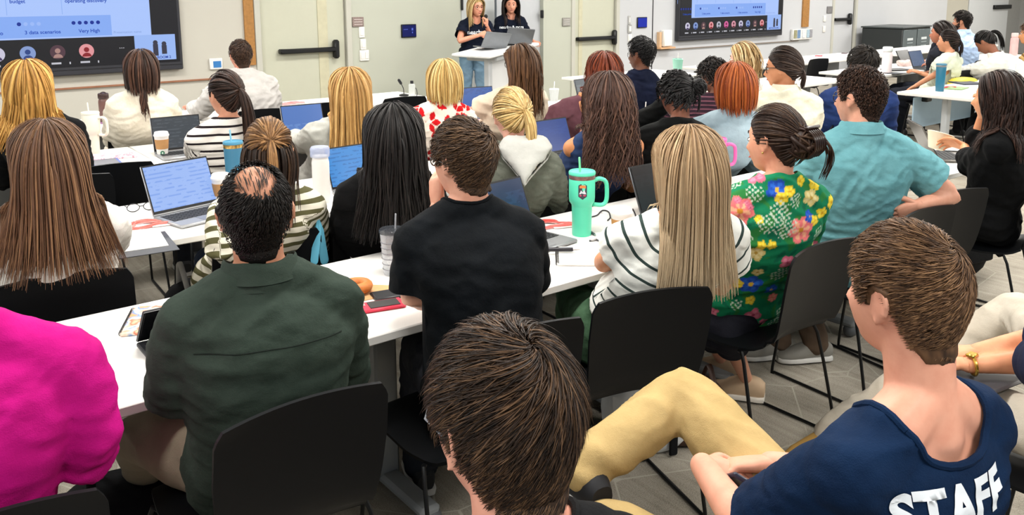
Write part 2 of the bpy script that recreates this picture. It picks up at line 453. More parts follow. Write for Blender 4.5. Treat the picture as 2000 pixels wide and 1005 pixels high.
SHAPE = {  # t along the spine: half width, half depth
 'm': ((-.17, .150, .115), (-.08, .175, .130), (.03, .178, .128), (.22, .160, .112), (.42, .162, .116), (.60, .180, .122), (.74, .190, .118), (.85, .182, .098), (.93, .135, .078), (1.0, .075, .062)),
 'f': ((-.17, .155, .115), (-.08, .182, .132), (.03, .180, .126), (.22, .140, .100), (.40, .142, .104), (.58, .158, .120), (.72, .165, .110), (.85, .156, .086), (.93, .115, .068), (1.0, .062, .053))}
class Person: pass
def person(label, hc, hh, th=None, hp=0, hr=0, sex='f', s=1.0, hip=None, hipz=.56, lean=.07, skinc='d9a184', top=None, pants='23262e',
           shoes='2a2a2a', sole='d8d5cf', wL=None, wR=None, eL=None, eR=None, kL=None, kR=None, aL=None, aR=None, vox=.011, stand=False,
           bulk=1.0, hands=(True, True), handv=None, hn=(None, None), hd=(None, None), curl=(.45, .45), face=False, neck_fwd=.035, group=None,
           legs=True, shw=1.0, slouch=.015, neckl=.172, leg_skin=False, Npos=None, foot=(None, None), pants_top=.12):
    P = Person(); hc = np.array(hc, float); P.hc = hc; th = hh if th is None else th
    P.hh, P.th = R(hh), R(th); P.s = s; P.sex = sex
    M = frame(P.hh, R(hp), R(hr)); P.M = M; fw = rot_z(A(0, 1, 0), P.th); rt = rot_z(A(1, 0, 0), P.th); P.fw, P.rt = fw, rt
    up = unit(A(0, 0, 1)+M[:, 2]*.9)
    N = hc-up*neckl*s-fw*neck_fwd*s if Npos is None else np.array(Npos, float)
    P.N = N
    hip = N[:2]-fw[:2]*lean if hip is None else np.array(hip, float)
    if stand: hipz = .92*s
    P.hip = H = A(hip[0], hip[1], hipz)
    base = A(H[0], H[1], 0); P.base = base
    P.root = thing('person', label, 'person', base, 0, group)
    mid = (H+N)/2-fw*slouch
    def sp(t): return (1-t)**2*H+2*t*(1-t)*(2*mid-(H+N)/2)+t*t*N
    P.sp = sp
    def ring(t, rx, ry, infl, k=1.0):
        c = sp(t); tg = unit(sp(t+.02)-sp(t-.02)); r_ = rt; b = unit(np.cross(tg, r_))*-1
        b = unit(np.cross(r_, tg))*-1
        return oval(c, r_, b, (rx*bulk*s+infl)*k, (ry*bulk*s+infl)*k, 26)
    def torso(infl, t0=-.2, t1=1.01, k=1.0):
        return loft([ring(t, rx, ry, infl if t < .95 else infl*.5, k) for t, rx, ry in SHAPE[sex] if t0 <= t <= t1])
    sw = (.178 if sex == 'm' else .150)*s*shw
    S = [sp(.865)+rt*sd*sw for sd in (-1, 1)]; P.S = S
    L1, L2 = (.295*s, .255*s) if sex == 'm' else (.272*s, .237*s)
    E, W = [], []
    for sd, e, w in ((-1, eL, wL), (1, eR, wR)):
        i = 0 if sd < 0 else 1
        if w is None: w = S[i]+fw*.36*s+rt*sd*(-.06)*s+A(0, 0, -1)*(S[i][2]-.775)
        w = np.array(w, float)
        if e is None:
            v = w-S[i]; d = np.linalg.norm(v); mx = (L1+L2)*.985
            if d > mx: w = S[i]+v*mx/d; v = w-S[i]; d = mx
            a = (L1*L1-L2*L2+d*d)/(2*d); hgt = math.sqrt(max(1e-6, L1*L1-a*a))
            pole = A(0, 0, -1)+rt*sd*.5-fw*.25; u = unit(v); pole = unit(pole-u*(pole@u))
            e = S[i]+u*a+pole*hgt
        E.append(np.array(e, float)); W.append(w)
    P.E, P.W = E, W
    ar = ((.056, .050, .043), (.043, .040, .028)) if sex == 'm' else ((.048, .043, .036), (.036, .034, .0235))
    def arm(i, infl, frac=1.0, lower=1.0, up0=0.0):
        sh = S[i]-rt*(-1, 1)[i]*.02*s
        pts = [sh, S[i]*.72+E[i]*.28+A(0, 0, .012), S[i]*.35+E[i]*.65, E[i]] if frac >= 1 else None
        out = []
        if frac >= 1:
            pts = list(smooth_path(pts, 4)); rr = [(ar[0][0]*s+infl), (ar[0][1]*s+infl), (ar[0][2]*s+infl)]
            if lower > 0:
                e2 = E[i]+(W[i]-E[i])*lower; low = [E[i]+(e2-E[i])*q for q in (.25, .5, .75, 1)]
                n1, n2 = len(pts), len(low)
                r1 = list(np.interp(np.linspace(0, 1, n1), (0, .5, 1), rr)); lr = lambda q: np.interp(q*lower, (0, .3, 1), [x*s for x in ar[1]])+infl
                out.append(tube(np.vstack([pts, low]), r1+[lr(q) for q in (.25, .5, .75, 1)], 16))
            else: out.append(tube(pts, rr, 16))
        else:
            e2 = S[i]+(E[i]-S[i])*frac; pts = [sh, (S[i]*.6+e2*.4)+A(0, 0, .010), e2]
            out.append(tube(smooth_path(pts, 5), [ar[0][0]*s+infl, ar[0][1]*s+infl*1.1, ar[0][1]*s+infl*1.5], 18))
        # shoulder slope
        out.append(tube(smooth_path([N+A(0, 0, .035*s)+rt*(-1, 1)[i]*.02*s, (N+S[i])/2+A(0, 0, .022*s), S[i]+A(0, 0, .004)], 4), [(.050 if sex == 'm' else .040)*s+infl*.4, .056*s*(1 if sex == 'm' else .85)+infl*.5, ar[0][0]*s+infl*.8], 14))
        return out
    # legs
    K, AN = [], []
    for sd, k, a in ((-1, kL, aL), (1, kR, aR)):
        hj = H+rt*sd*.088*s
        if stand:
            k = H+rt*sd*.095*s+A(0, 0, -.42*s) if k is None else k; a = H+rt*sd*.10*s+A(0, 0, .09-H[2]) if a is None else a
        if k is None: k = hj+fw*.42*s+rt*sd*.03+A(0, 0, -.045)
        k = np.array(k, float)
        if a is None: a = A(k[0], k[1], .09)+fw*(.02)
        K.append(k); AN.append(np.array(a, float))
    P.K, P.AN = K, AN
    def leg(i, infl, lo=1.0):
        hj = H+rt*(-1, 1)[i]*.085*s
        a2 = K[i]+(AN[i]-K[i])*lo
        pts = smooth_path([hj, hj*.5+K[i]*.5, K[i]+(hj-K[i])*.06, K[i]+(a2-K[i])*.08, K[i]*.55+a2*.45, a2], 4)
        q = 1.0 if sex == 'm' else .95
        return tube(pts, [.088*q*s+infl, .076*q*s+infl, .060*q*s+infl, .057*q*s+infl, .052*q*s+infl*1.2, (.043 if lo > .8 else .05)*s*q+infl*1.3], 18)
    hb = hc+M@A(0, -.022, -.068)*s
    nr = (.060, .056, .058) if sex == 'm' else (.050, .045, .048)
    neck = tube(smooth_path([N-A(0, 0, .03), N*.55+hb*.45, hb+M@A(0, 0, .03)*s], 4), [nr[0]*s*1.1, nr[1]*s, nr[2]*s], 18)
    parts = [head_geo(M, hc, s, sex == 'm'), neck, torso(-.012)]
    for sd in (-1, 1): parts += ear_geo(M, hc, s, sd)
    for i in (0, 1): parts += arm(i, -.001)
    if legs:
        for i in (0, 1): parts.append(leg(i, -.008 if not leg_skin else -.012))
    me = voxel(parts, vox, 3 if vox > .007 else 5, .45)
    hv, hf = [], []
    for i in (0, 1):
        if not hands[i]: continue
        d = hd[i] if hd[i] is not None else W[i]-E[i]
        n_ = hn[i] if hn[i] is not None else A(0, 0, 1)-rt*(-1, 1)[i]*.25
        hp_ = hand_geo(W[i], np.array(d, float), np.array(n_, float), -1 if i == 0 else 1, s*(1.0 if sex == 'm' else .9), curl[i])
        if handv:
            hm = voxel(hp_, handv, 3, .4); v = co_of(hm); f = [tuple(p.vertices) for p in hm.polygons]; bpy.data.meshes.remove(hm)
        else:
            b = MB()
            for V, F in hp_: b.add(V, F)
            v, f = np.array(b.v), b.f
        hf += [tuple(q+len(hv) for q in ff) for ff in f]; hv += list(map(tuple, v))
    if hv: me = join_mesh(me, hv, hf)
    set_co(me, co_of(me)-base)
    P.body = link('body', me, skin(skinc), P.root)
    # collision capsules for hair
    P.caps = [(hb, N, .058*s)]
    tb = .018
    for a, b, r_ in ((.15, .5, .105), (.5, .82, .112)):
        for o in (-.075, 0, .075): P.caps.append((sp(a)+rt*o*s*bulk, sp(b)+rt*o*s*bulk, r_*s*bulk*(1 if sex == 'm' else .95)+tb-.012))
    for i in (0, 1):
        P.caps += [(N+A(0, 0, .01), S[i], .060*s+tb*.6)]
    # clothing
    P.top = None
    if top:
        fit = top.get('fit', .016); tv = top.get('vox', max(vox, .008)); kind = top.get('kind', 'long')
        prt = [torso(fit, t0=top.get('t0', -.2), t1=top.get('t1', 1.01))]
        for i in (0, 1):
            if kind == 'long': prt += arm(i, fit, 1.0, top.get('cuff', .97))
            elif kind == 'elbow': prt += arm(i, fit, 1.0, top.get('cuff', .3))
            elif kind == 'short': prt += arm(i, fit*1.1, top.get('frac', .62))
            elif kind == 'vest':
                prt.append(tube(smooth_path([N+A(0, 0, .03*s)+rt*(-1, 1)[i]*.03*s, (N+S[i])/2+A(0, 0, .026*s), S[i]-rt*(-1, 1)[i]*.025], 4), [.048*s, .056*s, .058*s], 14))
        prt.append(tube([N-A(0, 0, .08), N+(hb-N)*top.get('nh', .22)], nr[0]*s*1.08+fit*.8, 16))
        for x in top.get('extra', ()): prt.append(x(P) if callable(x) else x)
        tm = voxel(prt, tv, top.get('sm', 4), .5); V = co_of(tm); nn = nor_of(tm)
        amp = top.get('wr', .006); sd_ = top.get('seed', int(abs(hc[0]*977+hc[1]*131)) % 9999)
        wv = V.copy(); wv[:, 2] *= 1.9
        fold = nfield(wv, sd_, 13); fine = nfield(wv, sd_+1, 30)
        dsp = amp*(1-2*np.abs(fold))*.7+amp*.35*fine
        for i in (0, 1):
            de = np.linalg.norm(V-E[i], axis=1); dsp += amp*.9*np.exp(-(de/.09)**2)*np.sin(((V-E[i])@unit(W[i]-S[i]))*150)
        V2 = V+nn*dsp[:, None]
        bpy.data.meshes.remove(tm) if False else None
        ax_ = (unit(hb-N)*top.get('axl', .4)+A(0, 0, 1-top.get('axl', .4)))*np.linalg.norm(hb-N); la = ax_@ax_
        nc = top['ball'] if top.get('ball') else top.get('neckcut', {'shirt': .064, 'crew': .074}.get(top.get('collar'), .072))*s*(1 if sex == 'm' else .92)
        cfw = top.get('cutfw', .012); N0 = N+fw*cfw
        BC = N+A(0, 0, .03)+fw*top.get('ballfw', 0.0)
        def nd(X):
            if top.get('ball'): q_ = X-BC; return np.zeros(len(X)), q_, np.linalg.norm(q_, axis=1)
            t_ = ((X-N0)@ax_)/la; q_ = X-N0-t_[:, None]*ax_; return t_, q_, np.linalg.norm(q_, axis=1)
        t_, q_, dd_ = nd(V2); Fq = np.array([tuple(p.vertices) if len(p.vertices) == 4 else tuple(p.vertices)+(p.vertices[2],) for p in tm.polygons])
        inn = (dd_ < nc) & (t_ > top.get('cutlow', -.60)); slv = []
        if kind == 'short':
            for q in (0, 1):
                ax1 = unit(E[q]-S[q]); e2 = S[q]+(E[q]-S[q])*top.get('frac', .62)
                if False: pass
                al = (V2-e2)@ax1; rd = np.linalg.norm(V2-e2-al[:, None]*ax1, axis=1); lat = (V2-sp(.6))@rt*(-1, 1)[q]
                m_ = (al > 0) & (al < .16) & (rd < .105) & (lat > sw*.55); slv.append((m_, ax1, e2, q))
        Fq = np.array([tuple(p.vertices) if len(p.vertices) == 4 else tuple(p.vertices)+(p.vertices[2],) for p in tm.polygons])
        killn = inn[Fq].any(1); kill = killn.copy()
        for m_, *_ in slv: kill |= m_[Fq].any(1)
        Fk = Fq[~kill]; use = np.unique(Fk); remap = -np.ones(len(V2), int); remap[use] = np.arange(len(use))
        for m_, ax1, e2, q in slv:
            rm = np.intersect1d(np.unique(Fq[m_[Fq].any(1)]), use); al = (V2[rm]-e2)@ax1; V2[rm] -= (al*.9)[:, None]*ax1
        rim = np.intersect1d(np.unique(Fq[killn]), use)
        if len(rim) > 8:
            t_, q_, dd_ = nd(V2[rim]); V2[rim] = V2[rim]-q_*(1-(nc/dd_))[:, None]*.9
            ed = np.vstack([Fk[:, [0, 1]], Fk[:, [1, 2]], Fk[:, [2, 3]], Fk[:, [3, 0]]]); ed = ed[ed[:, 0] != ed[:, 1]]; ed.sort(axis=1)
            ue, cnt = np.unique(ed, axis=0, return_counts=True); be = ue[cnt == 1]; rs = set(rim.tolist()); adj = {}
            for a_, b_ in be.tolist():
                if a_ in rs and b_ in rs: adj.setdefault(a_, []).append(b_); adj.setdefault(b_, []).append(a_)
            best = []; seen = set()
            for st in adj:
                if st in seen: continue
                lp = [st]; seen.add(st); cur = st
                while True:
                    nx = [z for z in adj[cur] if z not in seen]
                    if not nx: break
                    cur = nx[0]; seen.add(cur); lp.append(cur)
                if len(lp) > len(best): best = lp
            if len(best) > 10:
                L_ = V2[best]
                for _ in range(14): L_ = .5*L_+.25*(np.roll(L_, 1, 0)+np.roll(L_, -1, 0))
                V2[best] = L_
                if top.get('collar') == 'crew': k_ = max(1, len(L_)//40); P.rimpts = np.vstack([L_[::k_], L_[:1]])
        V, V2, nn = V[use], V2[use], nn[use]; bpy.data.meshes.remove(tm); Fk = remap[Fk]
        tm = mesh_from(V2-base, [tuple(dict.fromkeys(f)) for f in Fk.tolist()])
        # distance along the garment, for stripes
        if top.get('sv'):
            tt = top['sv']
            if tt == 'neck':
                q = V-N; fattr(tm, 'sv', np.sqrt((q@rt*.80)**2+(q@fw*.9)**2+(q[:, 2]*1.0)**2))
            else:
                sv = V[:, 2].copy(); lat = (V-sp(.5))@rt
                for i in (0, 1):
                    ax = unit(E[i]-S[i]); al = (V-S[i])@ax; dd = np.linalg.norm(V-S[i]-ax*al[:, None], axis=1)
                    tor = np.abs(lat) > sw*1.0
                    on = (dd < .085) & (al > -.02) & tor
                    al2 = al
                    ax2 = unit(W[i]-E[i]); b2 = (V-E[i])@ax2; d2 = np.linalg.norm(V-E[i]-ax2*b2[:, None], axis=1)
                    fore = (d2 < .075) & (b2 > 0)
                    sv = np.where(on, S[i][2]-al2, sv); sv = np.where(fore, S[i][2]-np.linalg.norm(E[i]-S[i])-b2, sv)
                fattr(tm, 'sv', sv)
        P.topV, P.topN = V2, nn
        if top.get('dye'): cattr(tm, 'dye', top['dye'](P, V2, nn))
        P.top = link(top.get('name', 'shirt'), tm, top['mat'], P.root)
        cl = top.get('collar')
        if cl == 'crew' and hasattr(P, 'rimpts'):
            b = MB(); b.tube(P.rimpts, top.get('cr', .006), 8, False); b.build('collar', top['mat'], P.top, off=base)
        elif cl == 'shirt':
            rings = []
            for zz, k in ((.0, 1.25), (.030, 1.12), (.058, 1.05), (.062, 1.08), (.056, 1.14), (.034, 1.22), (.018, 1.30)):
                pts = []
                for j in range(32):
                    a = 2*math.pi*j/32; rr = (.074 if sex == 'm' else .064)*s*k
                    dz = zz*s+.006-.045*s*max(0, math.sin(a))**1.5
                    pts.append(N+up*(dz+.012)+rt*rr*math.cos(a)+fw*(rr*.98*math.sin(a)+.012))
                rings.append(pts)
            b = MB(); b.add(*loft(rings, False)); b.build('collar', top.get('cmat', top['mat']), P.top, off=base)
    if pants:
        lo = 1.0 if not leg_skin else leg_skin
        pr = [torso(.003 if pants_top < .2 else .010, -.2, pants_top)]
        if legs:
            for i in (0, 1): pr.append(leg(i, .012, lo))
        pm = voxel(pr, max(vox, .009), 4, .5); V = co_of(pm); nn = nor_of(pm)
        wv = V.copy(); V = V+nn*(.005*(1-2*np.abs(nfield(wv, 77, 12))))[:, None]
        set_co(pm, V-base); P.pants = link('trousers' if leg_skin is False else 'skirt', pm, pants if not isinstance(pants, str) else cloth(pants), P.root)
    if legs and shoes:
        for i in (0, 1):
            shoe('shoe', AN[i], P.th if foot[i] is None else R(foot[i]), mat(shoes, .7), mat(sole, .7), P.root, base, s)
    if face:
        dark = mat('2a1c14', .6); lip = mat(face if isinstance(face, str) else 'b0605a', .45)
        for sd in (-1, 1):
            b = MB(); b.sphere((sd*.031, .0785, -.002), (.0120, .0105, .0066), 14); e = MB(); e.v = [tuple(M@(np.array(v)*s)+hc-base) for v in b.v]; e.f = b.f
            eo = e.build('eye', mat('e8e4de', .2, var=0), P.root)
            b = MB(); b.sphere((sd*.031, .0850, -.002), (.0082, .0064, .0078), 12); e = MB(); e.v = [tuple(M@(np.array(v)*s)+hc-base) for v in b.v]; e.f = b.f
            e.build('iris', mat('2c1d14', .15, var=0), eo)
            pts = [M@(A(sd*q, yy, zz)*s)+hc for q, yy, zz in ((.014, .0915, .021), (.028, .0895, .027), (.044, .0805, .022))]
            b = MB(); b.tube(smooth_path(pts, 3), [.0028, .0034, .0016], 6); b.build('eyebrow', dark, P.root, off=base)
        b = MB()
        pts = [M@(A(q, .0945-.3*abs(q)**1.25, -.0675-.1*abs(q)*.2)*s)+hc for q in np.linspace(-.022, .022, 7)]
        b.tube(pts, [.002, .0048, .0056, .0048, .002], 8); b.build('lips', lip, P.root, off=base)
    return P
def add_child(P, name, b, mt, parent=None, **k):
    return b.build(name, mt, parent or P.root, off=P.base, **k)
def glasses(P, c='1c1c1e', wide=.0245, r=.0016, lens=True):
    M, hc, s = P.M, P.hc, P.s; b = MB(); lb = MB()
    tr = lambda q: M@(np.array(q)*s)+hc
    for sd in (-1, 1):
        pts = [tr((sd*(.032+wide*math.cos(a)*1.02), .099-.012*abs(.032+wide*math.cos(a))/.05, -.004+.021*math.sin(a))) for a in np.linspace(0, 2*math.pi, 19)]
        b.tube(pts, r*1.2, 7, False); lb.add(pts[:-1], [tuple(range(18))])
        b.tube([tr((sd*.057, .088, .004)), tr((sd*.076, .06, .006)), tr((sd*.083, .0, .004)), tr((sd*.080, -.02, -.008))], r, 6)
    b.tube([tr((-.010, .102, 0)), tr((0, .105, .003)), tr((.010, .102, 0))], r, 6)
    g = add_child(P, 'glasses', b, mat(c, .35))
    return g

# ------------------------------------------------ hair
HL = (A(0, .5, .85, 1.1, 1.3, 1.42, 1.5, 1.8, 1.95, 2.2, 2.6, math.pi), A(.62, .60, .47, .22, -.12, -.08, .24, .24, -.2, -.60, -.74, -.77))
HLW = (A(0, .4, .8, 1.1, 1.3, 1.5, 1.8, 2.1, 2.6, math.pi), A(.64, .60, .46, .2, -.02, -.1, -.2, -.5, -.72, -.76))
def hairline(d, tab=HL):
    return d[..., 2]-np.interp(np.abs(np.arctan2(d[..., 0], d[..., 1])), *tab)
EL = A(.0775, .100, .1145)
def cap(P, mt, tab=HL, layer=.004, name='hair', hole=None, nu=72, nv=44, bump=.003):
    th = np.linspace(0.02, 2.75, nv)[:, None]; az = np.linspace(0, 2*math.pi, nu, endpoint=False)[None, :]
    d = np.stack([np.sin(th)*np.sin(az), np.sin(th)*np.cos(az), np.cos(th)+0*az], -1).reshape(-1, 3)
    k = np.clip(hairline(d, tab)/.06, -1, 1)
    if hole is not None: k = np.minimum(k, np.clip(hole(d)/.05, -1, 1))
    if not hasattr(P, 'bvh'): P.bvh = BVHTree.FromPolygons([tuple(v) for v in co_of(P.body.data)+P.base], [tuple(p.vertices) for p in P.body.data.polygons])
    W = d@P.M.T; hit = []
    for w_, d_ in zip(W, d):
        h = P.bvh.ray_cast(Vector(P.hc+w_*.22), Vector(-w_), .22); r_ = .22-h[3] if h[0] is not None else .09
        hit.append(min(r_, 1.12*np.linalg.norm(d_*EL)*P.s) if d_[2] > -.5 else min(r_, .125*P.s))
    hit = np.array(hit).reshape(nv, nu)
    for _ in range(2): hit[1:-1] = .5*hit[1:-1]+.125*(hit[:-2]+hit[2:])+.125*(np.roll(hit, 1, 1)+np.roll(hit, -1, 1))[1:-1]
    hit = hit.ravel()
    L = d*(hit+np.where(k > 0, layer+.001, np.where(k > -.999, .001+layer*k*.6-.003*(k < -.3), -.012))+bump*.5*nfield(d, 5, 9)*(k > 0))[:, None]
    V = L@P.M.T+P.hc; F = []
    kk = k.reshape(nv, nu)
    for i in range(nv-1):
        for j in range(nu):
            q_ = (j+1) % nu
            if max(kk[i, j], kk[i, q_], kk[i+1, j], kk[i+1, q_]) > -.99: F.append((i*nu+j, (i+1)*nu+j, (i+1)*nu+q_, i*nu+q_))
    if hole is None: F.append(tuple(range(nu)))
    F = [f[::-1] for f in F]
    me = mesh_from(V-P.base, F); fattr(me, 'rnd', .35+.25*nfield(d, 3, 14)); fattr(me, 'len', np.zeros(len(V)))
    return link(name, me, mt, P.root)
def roots(n, tab, bias=0, seed=0, front=True, hole=None):
    g = np.random.default_rng(seed); out = []
    while sum(map(len, out)) < n:
        d = g.normal(size=(n*4, 3)); d /= np.linalg.norm(d, axis=1)[:, None]
        k = hairline(d, tab) > .05
        if hole is not None: k &= hole(d) > 0
        if bias: k &= g.uniform(size=len(d)) < np.clip(.25+bias*np.clip(d[:, 2]+.1, 0, 1), 0, 1)
        out.append(d[k])
    return np.vstack(out)[:n], g
def collide(P, X, layer):
    q = (X-P.hc)@P.M; E = EL*P.s+layer[:, None]; r_ = np.linalg.norm(q/E, axis=1)
    k = r_ < 1; q[k] = q[k]/r_[k, None]; X = np.where(k[:, None], q@P.M.T+P.hc, X)
    for a, b, r0 in P.caps:
        v = b-a; t = np.clip(((X-a)@v)/(v@v+1e-9), 0, 1); c = a+t[:, None]*v; w = X-c; dd = np.linalg.norm(w, axis=1)+1e-9
        k = dd < r0+layer
        if not k.any(): continue
        lat = (w@P.rt)[:, None]*P.rt; w2 = w-lat*.75; w2 = w2+P.fw*np.sign(w2@P.fw+1e-6)[:, None]*.02
        w2 /= np.linalg.norm(w2, axis=1)[:, None]+1e-9
        X = np.where(k[:, None], X+w2*np.minimum((r0+layer)-dd, .03)[:, None], X)
    return X
def locks_mesh(P, paths, w, th=.35, prof=None, name='hair_lock', mt=None, seed=0, parent=None, rnd=None):
    n, K, _ = paths.shape; g = np.random.default_rng(seed)
    T = np.gradient(paths, axis=1); T /= np.linalg.norm(T, axis=2)[..., None]+1e-9
    ax = np.repeat(P.hc[None, None, :], n, 0).repeat(K, 1).copy(); lowz = P.hc[2]-.04
    k = paths[..., 2] < lowz; f = np.clip((lowz-paths[..., 2])/.15, 0, 1)[..., None]
    ax = ax*(1-f)+np.concatenate([np.broadcast_to(P.N[:2], (n, K, 2)), paths[..., 2:3]], -1)*f
    Nn = paths-ax; Nn -= T*(Nn*T).sum(-1, keepdims=True); Nn /= np.linalg.norm(Nn, axis=2)[..., None]+1e-9
    S = np.cross(T, Nn); prof = prof if prof is not None else (.7, 1, 1, .9, .25)
    pw = np.interp(np.linspace(0, 1, K), np.linspace(0, 1, len(prof)), prof)
    w = np.broadcast_to(np.asarray(w, float), (n,)); W = (w[:, None]*pw[None, :])[..., None]
    ring = np.stack([paths+S*W, paths+Nn*W*th, paths-S*W, paths-Nn*W*th], 2)   # n,K,4,3
    V = ring.reshape(-1, 3)
    idx = np.arange(n*K*4).reshape(n, K, 4); F = []
    for c in range(4):
        e = (c+1) % 4
        F.append(np.stack([idx[:, :-1, c], idx[:, 1:, c], idx[:, 1:, e], idx[:, :-1, e]], -1).reshape(-1, 4))
    me = quads_mesh(V-P.base, np.vstack(F)[:, ::-1])
    rn = g.uniform(size=n) if rnd is None else rnd
    fattr(me, 'rnd', np.repeat(rn, K*4)); fattr(me, 'len', np.tile(np.repeat(np.linspace(0, 1, K), 4), n))
    return link(name, me, mt, parent or P.root)
def skull_pos(P, d, layer):
    return (d*(EL*P.s)+d*layer[..., None])@P.M.T+P.hc
def hang(P, X, D, length, K, layer, part=0.0, back=.25, side=.9, grav=1.0, spread=0.0, mom=.55, seed=0, wmax=.105):
    g = np.random.default_rng(seed); h = length/(K-1); out = [X.copy()]; down = A(0, 0, -1.0); sgn = None
    q = (X-P.hc)@P.M; sgn = np.tanh((q[:, 0]-part*P.s*.07)/.025)[:, None]; frontness = np.clip(q[:, 1:2]/.08, 0, 1); sidew = np.clip(.12+(q[:, 1:2]/P.s+.03)*14, .12, 1)
    for k in range(1, K):
        q = (X-P.hc)@P.M; near = np.clip(1.6-np.linalg.norm(q/(EL*P.s+layer[:, None]), axis=1), 0, .6)[:, None]/.6
        nrm = (q/(EL**2))@P.M.T; nrm /= np.linalg.norm(nrm, axis=1)[:, None]+1e-9
        e = math.exp(-k*3.0/K)
        tgt = down*grav+P.M[:, 0]*sgn*side*e*sidew+(-P.M[:, 1])*(back*(.4+frontness)*e)+P.rt*sgn*spread*(1-near)
        tgt = tgt-near*nrm*(tgt*nrm).sum(1, keepdims=True); tgt /= np.linalg.norm(tgt, axis=1)[:, None]+1e-9
        D = D*mom+tgt*(1-mom); D /= np.linalg.norm(D, axis=1)[:, None]+1e-9
        X = X+D*h[:, None]; X = collide(P, X, layer)
        lx = (X-P.hc)@P.rt; ex = np.sign(lx)*np.clip(np.abs(lx)-wmax*P.s-spread*np.clip(P.hc[2]-.05-X[:, 2], 0, 1), 0, 1)*.5; X = X-ex[:, None]*P.rt
        D = X-out[-1]; D /= np.linalg.norm(D, axis=1)[:, None]+1e-9
        out.append(X.copy())
    return np.stack(out, 1)
def wavy(P, paths, amp, freq, seed, start=.25):
    n, K, _ = paths.shape; g = np.random.default_rng(seed); t = np.linspace(0, 1, K)[None, :, None]
    L = np.linalg.norm(np.diff(paths, axis=1), axis=2).sum(1)[:, None, None]
    ph = g.uniform(0, 6.28, (n, 1, 1)); am = amp*np.clip((t-start)/.3, 0, 1)
    fr = freq*g.uniform(.85, 1.15, (n, 1, 1))
    return paths+P.rt*(np.sin(t*L*fr+ph)*am)+P.fw*(np.cos(t*L*fr+ph)*am*.6)+A(0, 0, 1)*(np.sin(t*L*fr*1.3+ph)*am*.3)
def long_hair(P, cols, drop, n=900, w=.0058, part=0.0, wave=0, freq=30, spread=0.0, side=.9, back=.35, tip=None, K=18, seed=1, vol=.0, tab=HLW, jit=.18, rough=.42, th=.17, wmax=.105):
    mt = hairmat(*cols, tip=tip, rough=rough); cap(P, mt, tab, .006+vol*.5)
    d, g = roots(n, tab, .9, seed); lay = .006+vol+.011*g.uniform(size=n)
    X = skull_pos(P, d, lay)
    q = d[:, 2]; base = np.abs(d[:, 0]-part)*.02
    L = (X[:, 2]-(P.hc[2]-drop))+.05*np.clip(q, 0, 1)+.06*np.clip(d[:, 1], 0, 1)
    L = np.clip(L*(1+jit*g.uniform(-1, .6, n)), .06, None)
    D = np.tanh((d[:, 0]-part)/.3)[:, None]*P.M[:, 0]*.8*np.clip(.15+d[:, 1:2]*1.2, .15, 1)-P.M[:, 1]*.35
    nn = (d/EL)@P.M.T; nn /= np.linalg.norm(nn, axis=1)[:, None]; D = D-nn*(D*nn).sum(1, keepdims=True)
    D /= np.linalg.norm(D, axis=1)[:, None]+1e-9
    p = hang(P, X, D, L, K, lay, part, back, side, spread=spread, seed=seed, wmax=wmax)
    if wave: p = wavy(P, p, wave, freq, seed)
    return locks_mesh(P, p, w*g.uniform(.6, 1.25, n), th, mt=mt, seed=seed, parent=P.root)
def tied_hair(P, cols, tie=(0, -.95, .15), n=320, w=.008, tail=.30, tn=120, tw=.008, tail_dir=(0, -.6, -.4), wave=0, freq=25, seed=1, tab=HL, loose=None, bun=None, sub=None, spread=.02, tip=None, tail_r=.014, rmask=None):
    mt = hairmat(*cols, tip=tip); cap(P, mt, tab, .005)
    d, g = roots(n, tab, 0, seed, hole=rmask); tie = unit(A(*tie)); K = 12
    t = np.linspace(0, 1, K)[None, :, None]; om = np.arccos(np.clip(d@tie, -1, .9999))[:, None, None]
    sl = (np.sin((1-t)*om)*d[:, None, :]+np.sin(t*om)*tie[None, None, :])/np.sin(om)
    lay = (.007+.007*g.uniform(size=n))[:, None]+.010*np.sin(np.linspace(0, math.pi, K))[None, :]*.6
    p = skull_pos(P, sl, lay)
    locks_mesh(P, p, w*g.uniform(.6, 1.2, n), .3, (.25, .9, 1, .8, .45), mt=mt, seed=seed)
    X0 = skull_pos(P, tie[None, :], A(.014))[0]; td = P.M@unit(A(*tail_dir))
    if tail:
        nn = g.normal(size=(tn, 3)); nn /= np.linalg.norm(nn, axis=1)[:, None]
        X = X0+nn*tail_r*g.uniform(.2, 1, (tn, 1)); D = np.repeat(td[None, :], tn, 0)+nn*.25; D /= np.linalg.norm(D, axis=1)[:, None]
        lay2 = .012+.014*g.uniform(size=tn)
        p = hang(P, X, D, tail*g.uniform(.75, 1.1, tn), 14, lay2, 0, 0, 0, spread=spread, mom=.72, seed=seed+1)
        if wave: p = wavy(P, p, wave, freq, seed)
        locks_mesh(P, p, tw*g.uniform(.6, 1.2, tn), .4, (.5, 1, 1, .8, .2), mt=mt, seed=seed+1)
    if bun:
        r0, c = bun; C = P.M@(np.array(c)*P.s)+P.hc; nb = 90; ps = []
        for i in range(nb):
            ax = unit(g.normal(size=3)); u = unit(np.cross(ax, g.normal(size=3))); v = np.cross(ax, u); r1 = r0*g.uniform(.8, 1.08); o = ax*r0*g.uniform(-.6, .6)
            a0 = g.uniform(0, 6.28); rr = math.sqrt(max(.1, 1-(np.linalg.norm(o)/r0)**2))
            ps.append([C+o+(u*math.cos(a0+q)+v*math.sin(a0+q))*r1*rr for q in np.linspace(0, 2.6, 12)])
        locks_mesh(P, np.array(ps), .008*g.uniform(.6, 1.3, nb), .5, (.3, 1, 1, .3), mt=mt, seed=seed+2)
        b = MB(); b.sphere(C, r0*.9, 16); o = add_child(P, 'hair_bun', b, mt); fattr(o.data, 'rnd', np.full(len(o.data.vertices), .3))
    return mt, X0
